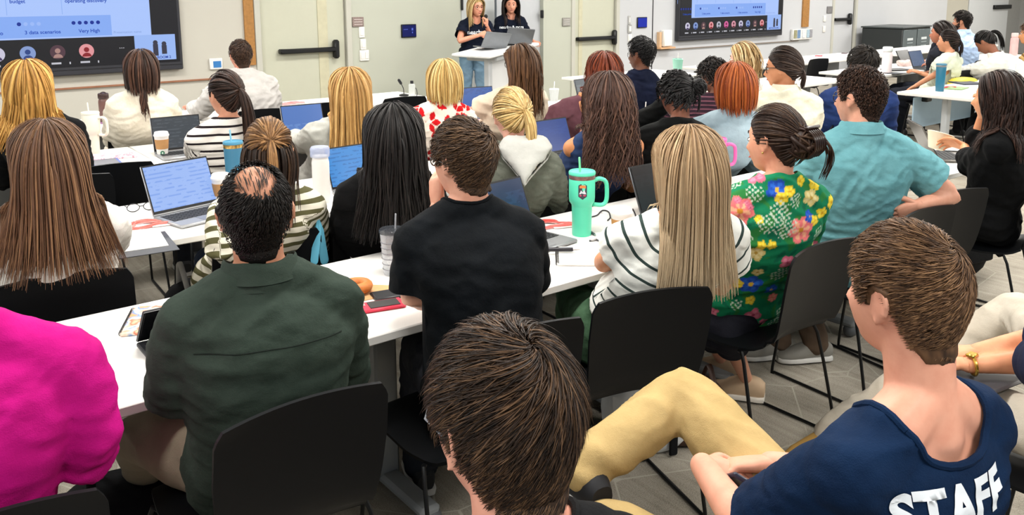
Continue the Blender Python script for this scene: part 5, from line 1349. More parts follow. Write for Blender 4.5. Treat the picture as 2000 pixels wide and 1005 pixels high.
# ------------------------------------------------ seats
CH = [(.09, 1.89, 0, 'black chair behind the magenta blazer, at the lower left corner'), (.70, 1.945, 0, 'black chair behind the olive green shirt'), (1.33, 1.96, 2, 'black chair of the man in the black tee'),
      (1.88, 1.93, 17, 'black chair behind the cream striped knit'), (2.60, 1.90, 0, 'black chair behind the green floral blouse'), (3.36, 1.91, 3, 'black chair behind the teal polo shirt'), (3.82, 1.98, 10, 'empty black chair right of the teal polo shirt'),
      (4.44, 1.86, -14, 'black chair of the woman in black with the bowl'), (.505, 3.20, 8, 'black chair behind the very long light brown hair'), (1.18, 3.25, 6, 'black chair of the half-up haired woman, blue lanyard over it'),
      (1.68, 3.20, 14, 'black chair behind the long black hair'), (2.42, 3.13, 6, 'black chair behind the olive jacket'), (3.03, 3.34, 3, 'black chair behind the big curly hair'), (3.42, 3.26, 20, 'black chair behind the black braids'),
      (3.90, 3.25, 10, 'black chair behind the light denim jacket'), (4.55, 3.28, 10, 'black chair behind the cream jacket'), (5.30, 3.30, 20, 'black chair behind the royal blue sweatshirt'),
      (1.04, 4.98, 3, 'empty black chair tucked under the second row table, behind the very long hair'), (.80, 4.80, 4, 'black chair behind the golden blonde hair'), (1.60, 4.74, 4, 'black chair behind the striped tee'), (2.30, 4.72, 10, 'black chair behind the pale grey sweater'),
      (2.84, 4.70, 8, 'black chair behind the red leaf blouse'), (3.46, 4.76, 6, 'black chair of the woman with very long brown hair'), (4.02, 4.64, 20, 'black chair of the auburn haired woman'), (4.74, 4.80, 20, 'black chair behind the navy vest'),
      (5.66, 4.74, 14, 'black chair of the wavy ash blonde woman'), (5.06, 4.60, 20, 'black chair of the person with dark curls'), (1.52, 6.26, 6, 'black chair behind the fluffy cream sweater'), (2.47, 6.48, 8, 'black chair of the man in the light grey shirt'),
      (2.96, 6.52, 4, 'empty black chair right of the grey shirt, front row'), (3.66, 6.44, 6, 'empty black chair left of the red leaf blouse, front row'), (9.66, 6.44, 3, 'empty black chair below the timber strip, front row'), (8.95, 6.50, 3, 'empty black chair left of the one below the timber strip'),
      (9.40, 4.54, 0, 'black chair of the woman in the pale green tee'), (9.92, 4.78, 0, 'black chair of the half hidden dark haired woman'), (10.98, 5.02, 6, 'black chair of the man in the light blue shirt'), (10.16, 4.16, 0, 'black chair of the bending woman in white'), (11.32, 4.12, 0, 'black chair at the far right edge'),
      (.62, .76, 8, 'black chair of the dark haired man closest to the camera'), (1.62, .80, -14, 'black chair behind the navy staff tee'), (2.46, .74, -6, 'black chair of the person in cream trousers')]
for c in CH: chair(*c)

# ------------------------------------------------ things on the tables
def screenmat(c1, c2, lines=70, glow=.9, dark=False):
    k = ('scr', c1, c2, lines, glow)
    if k in MATS: return MATS[k]
    n = NT('laptop_screen'); tc = n.new('ShaderNodeTexCoord'); sp = n.new('ShaderNodeSeparateXYZ'); n.link(tc.outputs['Object'], sp.inputs[0])
    row = n.math('FRACT', n.math('MULTIPLY', sp.outputs['Z'], lines)); ns = n.noise(26, 2, stretch=(1, 1, 2.2))
    f = n.math('MULTIPLY', n.math('LESS_THAN', row, .38), n.math('GREATER_THAN', ns, .5))
    c = n.mixc(f, c1, c2); n.col('000000'); n.link(c, n.b.inputs['Emission Color']); n.b.inputs['Emission Strength'].default_value = glow; n.rough(.25, .4)
    MATS[k] = n.m; return n.m
SIL = mat('a9abae', .38, .5, metal=.6, var=.02); GRY = mat('5a5c60', .42, .5, metal=.5, var=.02); KEY = mat('25272a', .6)
def laptop(lab, c, h, ang=108, w=.325, d=.22, body=None, scr=None, lidh=None, z=TH, keys=True):
    body = body or SIL; o = thing('laptop', lab, 'laptop', (c[0], c[1], z), -R(h), None)
    MB().box((0, 0, .009), (w, d, .014), bev=.004).build('base', body, o); b_ = o.children[0]
    if keys:
        kb = MB()
        for i in range(5):
            for j in range(13): kb.box((-w*.42+j*w*.07, d*.33-i*d*.105, .0170), (w*.058, d*.085, .002))
        k_ = kb.build('keyboard', KEY, b_, smooth=False); k_['kind'] = 'stuff'
        MB().box((0, -d*.30, .0165), (w*.32, d*.28, .0012)).build('trackpad', mat('8e9094', .3, .5, metal=.4), b_, smooth=False)
    a = R(ang-90); lh = lidh or d*.96
    M_ = np.array([[1, 0, 0], [0, math.cos(a), math.sin(a)], [0, -math.sin(a), math.cos(a)]])   # tilts +z towards +y
    hz = A(0, d/2-.004, .016)
    MB().box(hz+M_@A(0, .004, lh/2), (w, .008, lh), M=M_, bev=.003).build('lid', body, o); l_ = o.children[-1]
    MB().box(hz+M_@A(0, -.0008, lh/2+.004), (w*.985, .0022, lh*.965), M=M_).build('bezel', mat('0c0d0f', .3, .4, var=0), l_, smooth=False)
    MB().box(hz+M_@A(0, -.0026, lh/2+.006), (w*.95, .0016, lh*.88), M=M_).build('screen', scr or screenmat('6f9af0', '4a74c8'), l_, smooth=False)
    return o
def lap_h(lab, a, b, ang=108, d=.22, z=TH+.014, **k):
    L_, R_ = at(*a, z=z), at(*b, z=z); v = R_-L_; h = math.degrees(math.atan2(-v[1], v[0])); w = min(.37, max(.29, np.linalg.norm(v)))
    m = (L_+R_)/2; fw = A(math.sin(R(h)), math.cos(R(h)), 0); c = m-fw*(d/2); return laptop(lab, c, h, ang, w, d, **k)
lap_h('open silver laptop with a pale blue document, beside the very long hair', (299, 424), (428, 396), 112, d=.23, lidh=.225, scr=screenmat('9dbcf8', '84a8f0', 60, .95), body=SIL)
lap_h('open laptop with a grey dim screen left of the striped tee', (313, 298), (386, 290), 104, scr=screenmat('5d6670', '707c86', 50, .45), body=SIL)
lap_h('open laptop with a blue gradient desktop right of the ponytail', (562, 268), (630, 261), 108, scr=screenmat('5c86d2', '6f98dc', 4, .8), body=SIL)
lap_h('open laptop with a sky blue web page, used by the black haired woman', (648, 374), (748, 356), 110, d=.22, scr=screenmat('3f93e0', '2f7ac6', 55, .9), body=SIL)
lap_h('open laptop with a deep blue screen right of the red leaf blouse', (911, 224), (960, 220), 106, scr=screenmat('2f63b8', '2a58a6', 6, .8), body=GRY)
lap_h('open laptop with a navy screen right of the olive jacket', (1058, 306), (1114, 296), 110, scr=screenmat('1f4aa0', '234fa8', 8, .7), body=GRY)
laptop('grey laptop half hidden by the black tee, its keyboard showing', at(1030, 480, z=TH)[:2], -8, 112, .33, .23, body=mat('8d8f92', .4, .5, metal=.5), scr=screenmat('2a4a78', '34588a', 8, .5))
lap_h('laptop with a black screen in front of the cream striped knit', (1251, 420), (1345, 398), 112, scr=screenmat('15171b', '1c1f24', 8, .5), body=GRY)
lap_h('laptop left of the auburn hair, its grey screen turned away', (1131, 204), (1172, 196), 106, scr=screenmat('6b7681', '7d8993', 8, .5), body=GRY)
laptop('open laptop in front of the woman in black with the bowl', at(1856, 308, z=TH)[:2], -42, 118, .32, .22, body=mat('67635d', .4, .5, metal=.4), scr=screenmat('23272d', '2b3037', 8, .3))
_h = at(266, 670, z=TH+.014)
laptop('black tablet in a half open folding case by the olive green sleeve', (_h+A(.125, -.08, 0))[:2], 0, 50, .25, .165, lidh=.15, scr=screenmat('0a0b0d', '0e0f12', 8, .2), body=mat('24262a', .5))
lap_h('open laptop with a slate blue screen beside the pink cloth', (1783, 133), (1808, 130), 112, scr=screenmat('5b6d92', '647699', 4, .6), body=GRY)
lap_h('black tablet in a case behind the slate blue laptop', (1759, 122), (1782, 119), 118, d=.17, scr=screenmat('101114', '16181c', 4, .3), body=mat('111214', .5), keys=False)

STRAW = {}
def straw(o, c, p0, tilt=(.01, .0, .1), r=.0035):
    b = MB(); b.tube([A(*p0), A(*p0)+A(*tilt)], r, 8); b.build('straw', mat(c, .4), o)
def cup(lab, p, sleeve='b98a58', h=.125, logo=None, lidc='f4f3f0', s=1.0, group='paper coffee cups'):
    o = thing('coffee_cup', lab, 'cup', (p[0], p[1], TH), 0, group); w = mat('f3f1ec', .5, .4, var=0)
    MB().lathe([(0, 0), (.028*s, 0), (.029*s, .004), (.041*s, h), (.0425*s, h+.003), (.038*s, h+.003), (.036*s, h-.004)], n=28).build('cup', w, o)
    MB().lathe([(.0335*s, h*.38), (.0345*s, h*.38), (.0402*s, h*.84), (.0390*s, h*.84)], n=28).build('sleeve', mat(sleeve, .8, var=.08), o)
    MB().lathe([(.0435*s, h-.002), (.0445*s, h+.006), (.0410*s, h+.010), (.0385*s, h+.022), (.036*s, h+.024), (.034*s, h+.018), (0, h+.018)], n=28).build('lid', mat(lidc, .35, .5, var=0), o)
    if logo:
        d = unit(CAMP-A(*p[:2], TH)); a = math.atan2(d[1], d[0]); V = []
        def patch(r_, zc, off, c, nm):
            b = MB(); pts = []
            for i in range(20):
                t = 2*math.pi*i/20; zz = zc+r_*math.sin(t); rr = .029*s+(.012*s)*zz/h+off; aa = a+r_*math.cos(t)/.034
                pts.append((rr*math.cos(aa), rr*math.sin(aa), zz))
            b.add(pts, [tuple(range(20))]); return b.build(nm, mat(c, .5, var=0), o, smooth=False)
        patch(.013, h*.20, .0008, '1f7a55', 'logo'); patch(.0055, h*.20, .0014, 'dfeee6', 'logo_figure')
    return o
cup('paper coffee cup with brown sleeve and green logo, left of the grey laptop screen', at(318, 305, z=TH), logo=True)
cup('paper coffee cup with brown sleeve beside the pale blue laptop', at(434, 400, z=TH))
cup('paper coffee cup with tan sleeve between the mint tumbler and the black screen', at(1213, 474, z=TH), 'b9874e', h=.118)
def tumbler(lab, p, c, h=.235, r=.048, handle=None, band=None, strawc=None, lidc=None, taper=True, badge=False, group=None, rz=0, rough=.4):
    o = thing('tumbler', lab, 'tumbler', (p[0], p[1], TH), rz, group); m_ = mat(c, rough, .45, var=.02)
    prof = [(0, 0), (r*.70, 0), (r*.74, .006), (r*.78, h*.45), (r*.80, h*.48), (r*.97, h*.53), (r, h*.60), (r, h*.95), (r*.96, h*.96)] if taper else [(0, 0), (r*.80, 0), (r*.82, .005), (r, h*.95), (r*.97, h*.96)]
    MB().lathe(prof, n=36).build('body', m_, o)
    if band: MB().lathe([(r*1.004, h*.885), (r*1.012, h*.895), (r*1.012, h*.935), (r*1.004, h*.945)], n=36).build('band', band, o)
    MB().lathe([(r*.99, h*.95), (r*1.03, h*.955), (r*1.03, h*.985), (r*.97, h), (r*.90, h*1.0), (r*.86, h*.985), (0, h*.985)], n=36).build('lid', mat(lidc or c, rough, .45, var=0), o)
    if handle:
        b = MB(); pts = [(r*.9, 0, h*.84), (r*1.35, 0, h*.87), (r*1.85, 0, h*.82), (r*1.95, 0, h*.66), (r*1.9, 0, h*.52), (r*1.6, 0, h*.46), (r*.95, 0, h*.47)]
        b.tube(smooth_path([A(*q) for q in pts], 4), .0105, 10, True, .8); b.build('handle', mat(handle, rough, .45, var=0), o)
    if strawc: straw(o, strawc, (-r*.15, 0, h*.95), (-.004, 0, .065), .0042)
    if badge:
        d = CAMP-A(*p[:2], TH); a = math.atan2(d[1], d[0])-rz+.05
        def wrap(poly, off, cc, nm):
            b = MB(); b.add([((r+off)*math.cos(a+x/r), (r+off)*math.sin(a+x/r), h*.72+z) for x, z in poly], [tuple(range(len(poly)))]); return b.build(nm, mat(cc, .4, var=0), o, smooth=False)
        hexa = [(-.017, .024), (-.009, .030), (.009, .030), (.017, .024), (.017, -.020), (0, -.032), (-.017, -.020)]
        wrap(hexa, .0008, '3a3c48', 'sticker'); wrap([(-.012, .014), (-.012, .023), (-.006, .026), (.006, .026), (.012, .023), (.012, .014)], .0016, 'e08a4a', 'sticker_sky')
        wrap([(-.014, -.010), (-.006, .006), (.0, -.002), (.006, .008), (.014, -.010)], .0016, 'd9dde6', 'sticker_mountains'); wrap([(-.012, -.018), (-.012, -.013), (.012, -.013), (.012, -.018)], .0016, 'c84a6a', 'sticker_banner')
    return o
GOLD = mat('d8b36a', .25, .5, metal=.9, var=0); STEEL = mat('b4b6b8', .3, .5, metal=.9, var=0)
tumbler('mint green handled tumbler with a straw and a dark sticker badge', at(1136, 458, z=TH), '57d3ae', .262, .052, handle='57d3ae', band=mat('8f6f6a', .35, .5, metal=.6, var=.3, scale=90), strawc='7de8a4', badge=True, rz=-R(30))
tumbler('cream handled tumbler with a straw, at left on the second row table', at(183, 302, z=TH), 'e6e1d0', .262, .050, handle='e6e1d0', strawc='efeadc', rz=-R(40))
tumbler('sky blue tumbler with a gold band, behind the balding head', at(461, 383, z=TH), '38728f', .270, .045, band=GOLD, strawc='8cc6dc', lidc='4a8fae', taper=False)
tumbler('steel blue tall tumbler on the near end of the right table', at(1835, 178, z=TH), '23657f', .262, .046, band=STEEL, lidc='3a7590', taper=False, rough=.3)
tumbler('pink handled tumbler peeking out behind the ash blonde hair', at(1396, 366, z=TH), 'e469ae', .25, .050, handle='e469ae', rz=-R(34))
def bottle(lab, p, c, h, r, capc, capm=None, neck=.5, z=TH, loop=False, name='water_bottle'):
    o = thing(name, lab, 'bottle', (p[0], p[1], z))
    m_ = c if not isinstance(c, str) else mat(c, .4, .45, var=.02)
    MB().lathe([(0, 0), (r*.9, 0), (r, .006), (r, h*.72), (r*.92, h*.78), (r*neck, h*.82), (r*neck, h*.84), (0, h*.84)], n=28).build('body', m_, o)
    MB().lathe([(r*neck*1.2, h*.82), (r*neck*1.25, h*.83), (r*neck*1.25, h*.97), (r*neck*1.1, h), (0, h)], n=24).build('cap', capm or mat(capc, .35, .4, var=0), o)
    if loop:
        b = MB(); b.tube([(r*.75*math.cos(t), 0, h*.90+r*.8*math.sin(t)) for t in np.linspace(0, math.pi, 12)], .004, 8); b.build('carry_loop', mat(capc, .4, var=0), o)
    return o
bottle('white bottle with a clear bluish lid, left of the sky blue web page', at(629, 394, z=TH), 'efece6', .262, .040, 'b9c3e0', glassy('c3cce8', .5), .9)
bottle('brown shaker bottle with a dark cap beside the fluffy cream sweater', at(206, 240, z=TH), mat('6a4a44', .3, .5, var=.1), .225, .038, '3a2622', None, .8, loop=True, name='shaker_bottle')
bottle('tall pale pink and white bottle on the right table', at(1731, 142, z=TH), mat('ecdfe0', .4), .30, .056, 'dfe6e4', None, .8)
bottle('clear plastic bottle behind the wavy hair at the right edge', at(1974, 160, z=TH), glassy('dfe6ea', .6), .21, .035, 'f4f4f4')
bottle('pink flask beside the bending woman', at(1979, 108, z=TH), mat('e9a9a6', .4), .32, .052, 'efc0bc', None, .7)
bottle('small clear bottle of hand gel on the front row table', at(805, 189, z=TH), glassy('e2e6e2', .5), .15, .030, '1f2022', None, .4, name='gel_bottle')
# measuring style clear tumbler with ring marks
p = at(768, 534, z=TH); o = thing('clear_cup', 'clear plastic cup with ring marks, black rim and straw, left of the black tee', 'cup', (p[0], p[1], TH)); G_ = glassy('eef1f4', .80)
MB().lathe([(0, 0), (.031, 0), (.033, .004), (.042, .150), (.040, .150), (.031, .008), (0, .008)], n=30).build('cup', G_, o)
for k in range(6):
    z = .022+.019*k; r_ = .0337+.009*z/.15
    b = MB(); b.tube([(r_*math.cos(t), r_*math.sin(t), z) for t in np.linspace(0, 2*math.pi, 30)], .0011, 5, False); b.build('ring_mark', mat('7d7a80', .5, var=0), o)
MB().lathe([(.041, .148), (.0455, .149), (.0455, .158), (.042, .162), (.036, .160), (0, .160)], n=30).build('lid', glassy('3a3d42', .4), o); straw(o, '9a9ea4', (.004, 0, .02), (.012, 0, .19), .003)
def softcup(lab, p, c, h=.14, r=.040, sc='e8e6e2', z=TH, m_=None):
    o = thing('drink_cup', lab, 'cup', (p[0], p[1], z)); MB().lathe([(0, 0), (r*.72, 0), (r*.74, .004), (r, h), (r*1.04, h+.004), (r*.9, h+.012), (0, h+.014)], n=24).build('cup', m_ or mat(c, .5, var=.1, scale=60), o); straw(o, sc, (0, 0, h), (.006, 0, .07)); return o
softcup('white and red patterned drink cup with a straw, left of the black braids', at(1259, 259, z=TH), 'e9d6d6')
softcup('drink cup with a see-through mint green lid, front row', at(1323, 147, z=TH), 'a5e0cc', .18, .06, 'd9d4cf', m_=glassy('9fe0c8', .3))
softcup('clear drink cup right of the very long brown hair', at(1082, 197, z=TH), 'e6e6e6', .10, .045, 'f0f0f0', m_=glassy('e9ecec', .6))
# bowl in the hand of the woman in black
c = at(1833, 275, z=.890); o = thing('paper_bowl', 'cream paper bowl held up by the woman in black', 'bowl', tuple(c)); M_ = frame(R(-40), R(-16), R(10))
MB().lathe([(0, -.045), (.036, -.045), (.040, -.042), (.066, .038), (.069, .040), (.066, .043), (.062, .038), (.036, -.038), (0, -.038)], n=30, M=M_).build('bowl', mat('e8ddc2', .6, var=.02), o)
# ---- papers, notebooks, lanyards
def slab(name, lab, cat, p, dims, h, mt, group=None, z=TH):
    o = thing(name, lab, cat, (p[0], p[1], z), -R(h), group); MB().box((0, 0, dims[2]/2), dims, bev=min(.003, dims[2]*.3)).build('cover', mt, o); return o
def cover(cols, scale=22):
    k = ('cov', tuple(cols), scale)
    if k in MATS: return MATS[k]
    n = NT('printed_cover'); n.col(n.ramp(n.noise(scale, 1.5, rough=.4), [(.28+.44*i/(len(cols)-1), c) for i, c in enumerate(cols)])); r_ = n.n['Color Ramp'] if 'Color Ramp' in n.n else None
    n.rough(.45, .4); MATS[k] = n.m; return n.m
def spiral(o, L, d, side=-1, c='1a1a1c'):
    b = MB(); n = 22
    pts = []
    for i in range(n*8): t = i/8*2*math.pi; pts.append((side*d, -L/2+L*i/(n*8), .006+.007*math.sin(t)) if False else (side*d+.006*math.cos(t), -L/2+L*i/(n*8), .006+.007*math.sin(t)))
    b.tube(pts, .0011, 5); b.build('spiral_binding', mat(c, .4, var=0), o)
o = slab('spiral_notebook', 'spiral notebook with a colourful printed cover, beside the tablet case', 'notebook', at(305, 626, z=TH), (.16, .215, .012), 24, cover(['e9c8a0', 'd86a4a', 'efe2cc', '5a8fc8', 'e8a05a', '7a9a6a'], 24)); spiral(o, .20, .08)
o = slab('spiral_notebook', 'open spiral notebook under the black pen, in front of the mint tumbler', 'notebook', at(1128, 502, z=TH), (.15, .21, .008), 40, mat('f2f0ec', .7)); spiral(o, .20, .075)
slab('notebook', 'pink and white patterned notebook in front of the cream tumbler', 'notebook', at(223, 306, z=TH), (.24, .18, .012), 8, cover(['f0dfe6', 'e2a9bc', 'f4ecec', 'b86a86', 'f0dfe6'], 34))
o = slab('folder', 'blue and grey folder at the left end of the second row table', 'folder', at(180, 322, z=TH), (.30, .20, .008), 4, mat('4a63b0', .5)); MB().box((.07, 0, .0088), (.13, .19, .002)).build('flap', mat('6f7078', .5), o, smooth=False)
def paper(lab, p, h, w=.216, d=.28, group='loose white paper sheets', c='f4f3f0', z=TH): 
    o = tag(MB().box((0, 0, .0012), (w, d, .002)).build('paper_sheet', mat(c, .8, var=.01), None, smooth=False), lab, 'paper', group); o.location = (p[0], p[1], z); o.rotation_euler = (0, 0, -R(h)); return o
paper('white sheet of paper by the pen, right of the very long hair', at(262, 470, z=TH), 8); paper('white sheets at the table edge behind the wavy haired woman', at(1990, 165, z=TH), 0)
slab('clipboard', 'thin dark clipboard under the sheet, right of the very long hair', 'clipboard', at(270, 478, z=TH-.0005), (.25, .30, .003), 6, mat('3a3c40', .5)).location.z = TH-.0028
paper('white sheet at the far left edge beside the very long hair', at(24, 338, z=TH), 0); paper('white sheets on the front row table left of the auburn hair', at(1085, 205, z=TH), 8, .30, .24); paper('stack of pages in front of the woman holding the bowl', at(1873, 296, z=TH), -35, .2, .2, z=TH+.02).location.z = TH+.021
slab('notebook', 'green covered booklet at the near end of the right table', 'booklet', at(1868, 173, z=TH), (.26, .16, .01), -10, mat('7f9a6a', .5, var=.15, scale=30))
slab('folder', 'navy folder propped beside the wavy hair on the right table', 'folder', at(1888, 163, z=TH), (.24, .26, .012), 30, mat('23283a', .5))
slab('folder', 'black folder left of the pink cloth on the right table', 'folder', at(1752, 137, z=TH), (.30, .22, .014), 20, mat('1b1c20', .5)); slab('mouse_pad', 'dark grey mouse pad on the right table edge', 'mouse pad', at(1745, 143, z=TH), (.22, .18, .004), 0, mat('33363c', .7)).location.z = TH-.001
def lanyard(lab, p, c, h, s=1.0, seed=0, badge=True):
    g = np.random.default_rng(seed); o = thing('lanyard', lab, 'lanyard', (p[0], p[1], TH), -R(h), 'lanyards left on tables'); b = MB(); pts = []
    for k in range(34):
        t = k/33*2*math.pi*2.4; rr = .055+.018*math.sin(3.1*t+seed); pts.append((1.5*rr*math.cos(t)*s, .75*rr*math.sin(t)*s, .006+.004*(k/34)+.003*math.sin(t*2.3)))
    b.tube(smooth_path([A(*q) for q in pts], 2), .0055*s, 6, True, .3); b.build('strap', mat(c, .6, var=.1, scale=60), o)
    if badge: MB().box((.05*s, -.02, .004), (.085*s, .055*s, .004), bev=.001).build('badge', mat('f1dcd8', .4, var=.2, scale=50), o)
    return o
lanyard('coral red lanyard lying in front of the pale blue laptop', at(292, 440, z=TH), 'ea8880', 10, 1.0, 1); lanyard('coral red lanyard left of the mint tumbler', at(1072, 442, z=TH), 'e56f6a', 20, 1.05, 2)
lanyard('pink lanyard on the front row table right of the grey shirt', at(572, 203, z=TH), 'e8a0a0', 0, 1.1, 3); lanyard('pink lanyard by the laptop with the gradient desktop', at(590, 282, z=TH), 'f0c0bc', 10, .9, 4)
lanyard('red lanyard right of the steel blue tumbler', at(1856, 172, z=TH), 'c8323e', 0, .9, 5); lanyard('red lanyard on the front row table under the timber strip', at(1600, 110, z=TH), 'e0606a', 0, .8, 6, False); lanyard('dark lanyard on the front row table by the blue sweatshirt', at(1650, 105, z=TH), '6a5a5e', 0, .7, 7, False)
lanyard('purple and red badge pile beside the shaker bottle', at(225, 238, z=TH), 'a87aa8', 0, 1.2, 8); lanyard('pink lanyard right of the red leaf blouse', at(945, 233, z=TH), 'e8b0c0', 0, .8, 9)
b = MB(); g = np.random.default_rng(2)
for k in range(7):
    a = g.uniform(0, 6.28); pts = [A(.13*math.cos(a+q*1.1)*(.4+.6*q/3)+g.normal()*.02, .08*math.sin(a+q*1.3), .03+.03*math.sin(q*1.5+k)) for q in range(5)]; b.tube(smooth_path(pts, 4), [.012, .026, .028, .022, .010], 10, True, .8)
cl = tag(link('scarf', voxel([(np.array(b.v), b.f)], .008, 3), cloth('dcc0bb', 'ead6d0')), 'crumpled pale pink scarf on the right table', 'scarf'); q = at(1765, 128, z=TH); cl.location = (q[0], q[1], TH-.004)
# phones, pens, small things
def phone(lab, p, h, c, pad=None, z=TH):
    o = thing('phone', lab, 'phone', (p[0], p[1], z), -R(h)); MB().box((0, 0, .0055), (.150, .075, .011), bev=.004).build('case', mat(c, .4, .45, var=0), o)
    if pad: MB().box((.012, 0, .0118), (.095, .055, .003), bev=.001).build('wallet', mat(pad, .5, var=0), o); MB().box((-.058, .018, .0118), (.028, .030, .003), bev=.001).build('camera_block', mat('caa0a0', .3), o)
    return o
phone('red phone with a dark wallet pad, by the elbow of the black tee', at(742, 600, z=TH), 14, 'd8304a', '33302e'); phone('black phone above the red phone', at(772, 576, z=TH), 12, '1a1b1e')
ph = phone('dark blue phone held in the hands of the man in the staff tee', at(1437, 950, z=.66), 0, '1c2238', z=.60); ph.location = tuple(at(1438, 952, z=.665)); ph.rotation_euler = (R(35), R(35), R(60))
tb = phone('dark tablet on the lap under the watch hand', at(1915, 742, z=.645), 0, '4a4a4e'); tb.location = tuple(at(1915, 742, z=.640)); tb.scale = (1.5, 1.9, .8); tb.rotation_euler = (0, 0, R(-8)); tb['category'] = 'tablet'; tb.name = 'tablet'
def pen(lab, a, b_, c, r=.005):
    p0, p1 = at(*a, z=TH), at(*b_, z=TH); o = thing('pen', lab, 'pen', (p0[0], p0[1], TH), 0, None); q = MB(); d = p1-p0; q.tube([(0, 0, r), (d[0]*.8, d[1]*.8, r)], r, 10); q.build('barrel', mat(c, .35, var=0), o)
    q = MB(); q.tube([(d[0]*.8, d[1]*.8, r), (d[0], d[1], r)], [r*.9, r*.3], 10); q.build('tip', mat('c8c8ca', .3, metal=.8, var=0), o); return o
pen('black marker lying on the open spiral notebook', (1056, 497), (1132, 497), '25232a', .008).location.z = TH+.012; pen('dark pen between the mint tumbler and the coffee cup', (1150, 452), (1164, 462), '4a4a4e'); pen('dark pen right of the pink tumbler', (1420, 376), (1440, 381), '33353a', .006)
pen('white pen on the sheet right of the very long hair', (248, 462), (256, 448), 'cfd0d2')
def cable(lab, pts, c='2a2a2e', r=.003, zz=TH, name='cable'):
    P_ = [at(x, y, z=zz+.004) for x, y in pts]; b = MB(); b.tube(smooth_path(P_, 6), r, 7); return tag(b.build(name, mat(c, .5, var=0), None), lab, 'cable')
cable('grey cable on the white sheet at the far left edge', [(2, 312), (22, 306), (40, 318), (30, 345), (14, 350)]); cable('thin black cable looping past the tan sleeved coffee cup', [(1152, 424), (1166, 420), (1176, 411), (1188, 413), (1192, 424), (1187, 430)]); cable('dark cord beside the tan sleeved coffee cup', [(1236, 408), (1241, 420), (1240, 432), (1232, 436)])
o = thing('earphones', 'white and grey earphones in front of the tan sleeved coffee cup', 'earphones', tuple(at(1158, 470, z=TH)))
b = MB(); q0 = np.array(o.location); b.tube(smooth_path([at(x, y, z=TH+.004)-q0 for x, y in ((1152, 470), (1160, 466), (1170, 470), (1182, 474), (1194, 478))], 4), .0035, 7); b.build('cord', mat('55565a', .5, var=0), o); MB().sphere((0, 0, .009), (.018, .012, .009), 12).build('earbud', mat('d5d6d8', .4, var=0), o)
o = thing('eyeglasses', 'black rimmed glasses lying on the table by the pale blue laptop', 'glasses', tuple(at(277, 412, z=TH)), -R(8)); b = MB()
for sx in (-1, 1): b.tube([(sx*.034+.026*math.cos(t), .0, .020+.018*math.sin(t)) for t in np.linspace(0, 2*math.pi, 18)], .0020, 6, False)
b.tube([(-.008, 0, .024), (.008, 0, .024)], .002, 6); b.build('rims', mat('1a1a1c', .35, var=0), o)
for sx in (-1, 1): b = MB(); b.tube([(sx*.060, 0, .026), (sx*.060, .09, .012), (sx*.058, .13, .004)], .0020, 6); b.build('temple', mat('1a1a1c', .35, var=0), o)
# doughnut on a paper bag
p = at(716, 572, z=TH); o = thing('paper_bag', 'flat brown paper bag under the doughnut', 'paper bag', (p[0], p[1], TH), -R(10)); V = [(-.13, -.07, .001), (.10, -.06, .001), (.13, .0, .002), (.02, .075, .002), (-.13, .07, .001)]
MB().prism([(v[0], v[1]) for v in V], .0005, .003).build('sheet', mat('cfa372', .8, var=.06, scale=40), o, smooth=False)
p = at(697, 572, z=TH); b = MB(); n = 26; V = []; F = []
for i in range(n):
    a = 2*math.pi*i/n
    for j in range(12): t = 2*math.pi*j/12; V.append(((.034+.019*math.cos(t))*math.cos(a), (.034+.019*math.cos(t))*math.sin(a), .0215+.0175*math.sin(t)))
for i in range(n):
    for j in range(12): F.append((i*12+j, ((i+1) % n)*12+j, ((i+1) % n)*12+(j+1) % 12, i*12+(j+1) % 12))
o = tag(b.add(V, F).build('doughnut', mat('c9793a', .55, var=.18, scale=40), None), 'glazed orange brown doughnut beside the olive green shirt', 'doughnut'); o.location = (p[0], p[1], TH+.003)
# gooseneck microphone on the front table
p = at(789, 187, z=TH); o = thing('microphone', 'black gooseneck microphone on the front row table', 'microphone', (p[0], p[1], TH)); MB().lathe([(0, 0), (.045, 0), (.045, .012), (.015, .02), (0, .02)], n=20).build('base', MBLK, o)
b = MB(); b.tube(smooth_path([A(0, 0, .02), A(-.005, 0, .07), A(-.03, .0, .12)], 4), .004, 7); b.build('stem', MBLK, o); b = MB(); b.tube([(-.03, 0, .12), (-.05, 0, .15)], .013, 10); b.build('capsule', mat('202124', .8, var=0), o)
p = at(812, 188, z=TH); cable('black cable loop beside the gel bottle', [(806, 176), (812, 172), (815, 182), (813, 189)], r=.004)
# presenter's microphone
o = thing('microphone', 'hand microphone held by the blonde presenter', 'microphone', tuple(mic)); b = MB(); b.tube([(0, 0, -.07), (0, 0, .04)], [.011, .013], 10); b.build('handle', MBLK, o); MB().sphere((0, 0, .062), .025, 14).build('grille', mat('2a2b2e', .6, metal=.5, var=0), o)
# lectern
o = thing('lectern', 'white standing lectern with a tilted top in front of the presenters', 'lectern', (6.05, 8.10, 0), R(14)); WHT = mat('eceded', .4, .45, var=.01); M_ = frame(0, 0, 0)
tl = R(6); M_ = np.array([[math.cos(tl), 0, -math.sin(tl)], [0, 1, 0], [math.sin(tl), 0, math.cos(tl)]])
MB().box((0, 0, 1.005), (.95, .58, .035), M=M_, bev=.010).build('top', WHT, o); MB().box((.06, .0, .955), (.70, .46, .07), M=M_, bev=.02).build('tray', mat('b9bcbe', .5, var=.02), o)
MB().box((-.27, -.1, .47), (.065, .08, .94), bev=.008).build('leg', mat('c2c5c7', .45, var=.02), o); MB().box((.27, -.1, .49), (.065, .08, .98), bev=.008).build('leg', mat('c2c5c7', .45, var=.02), o)
MB().box((-.02, -.06, .49), (.44, .02, .89), bev=.004).build('front_panel', WHT, o); MB().box((0, 0, .025), (.80, .50, .05), bev=.015).build('base', mat('c2c5c7', .45, var=.02), o)
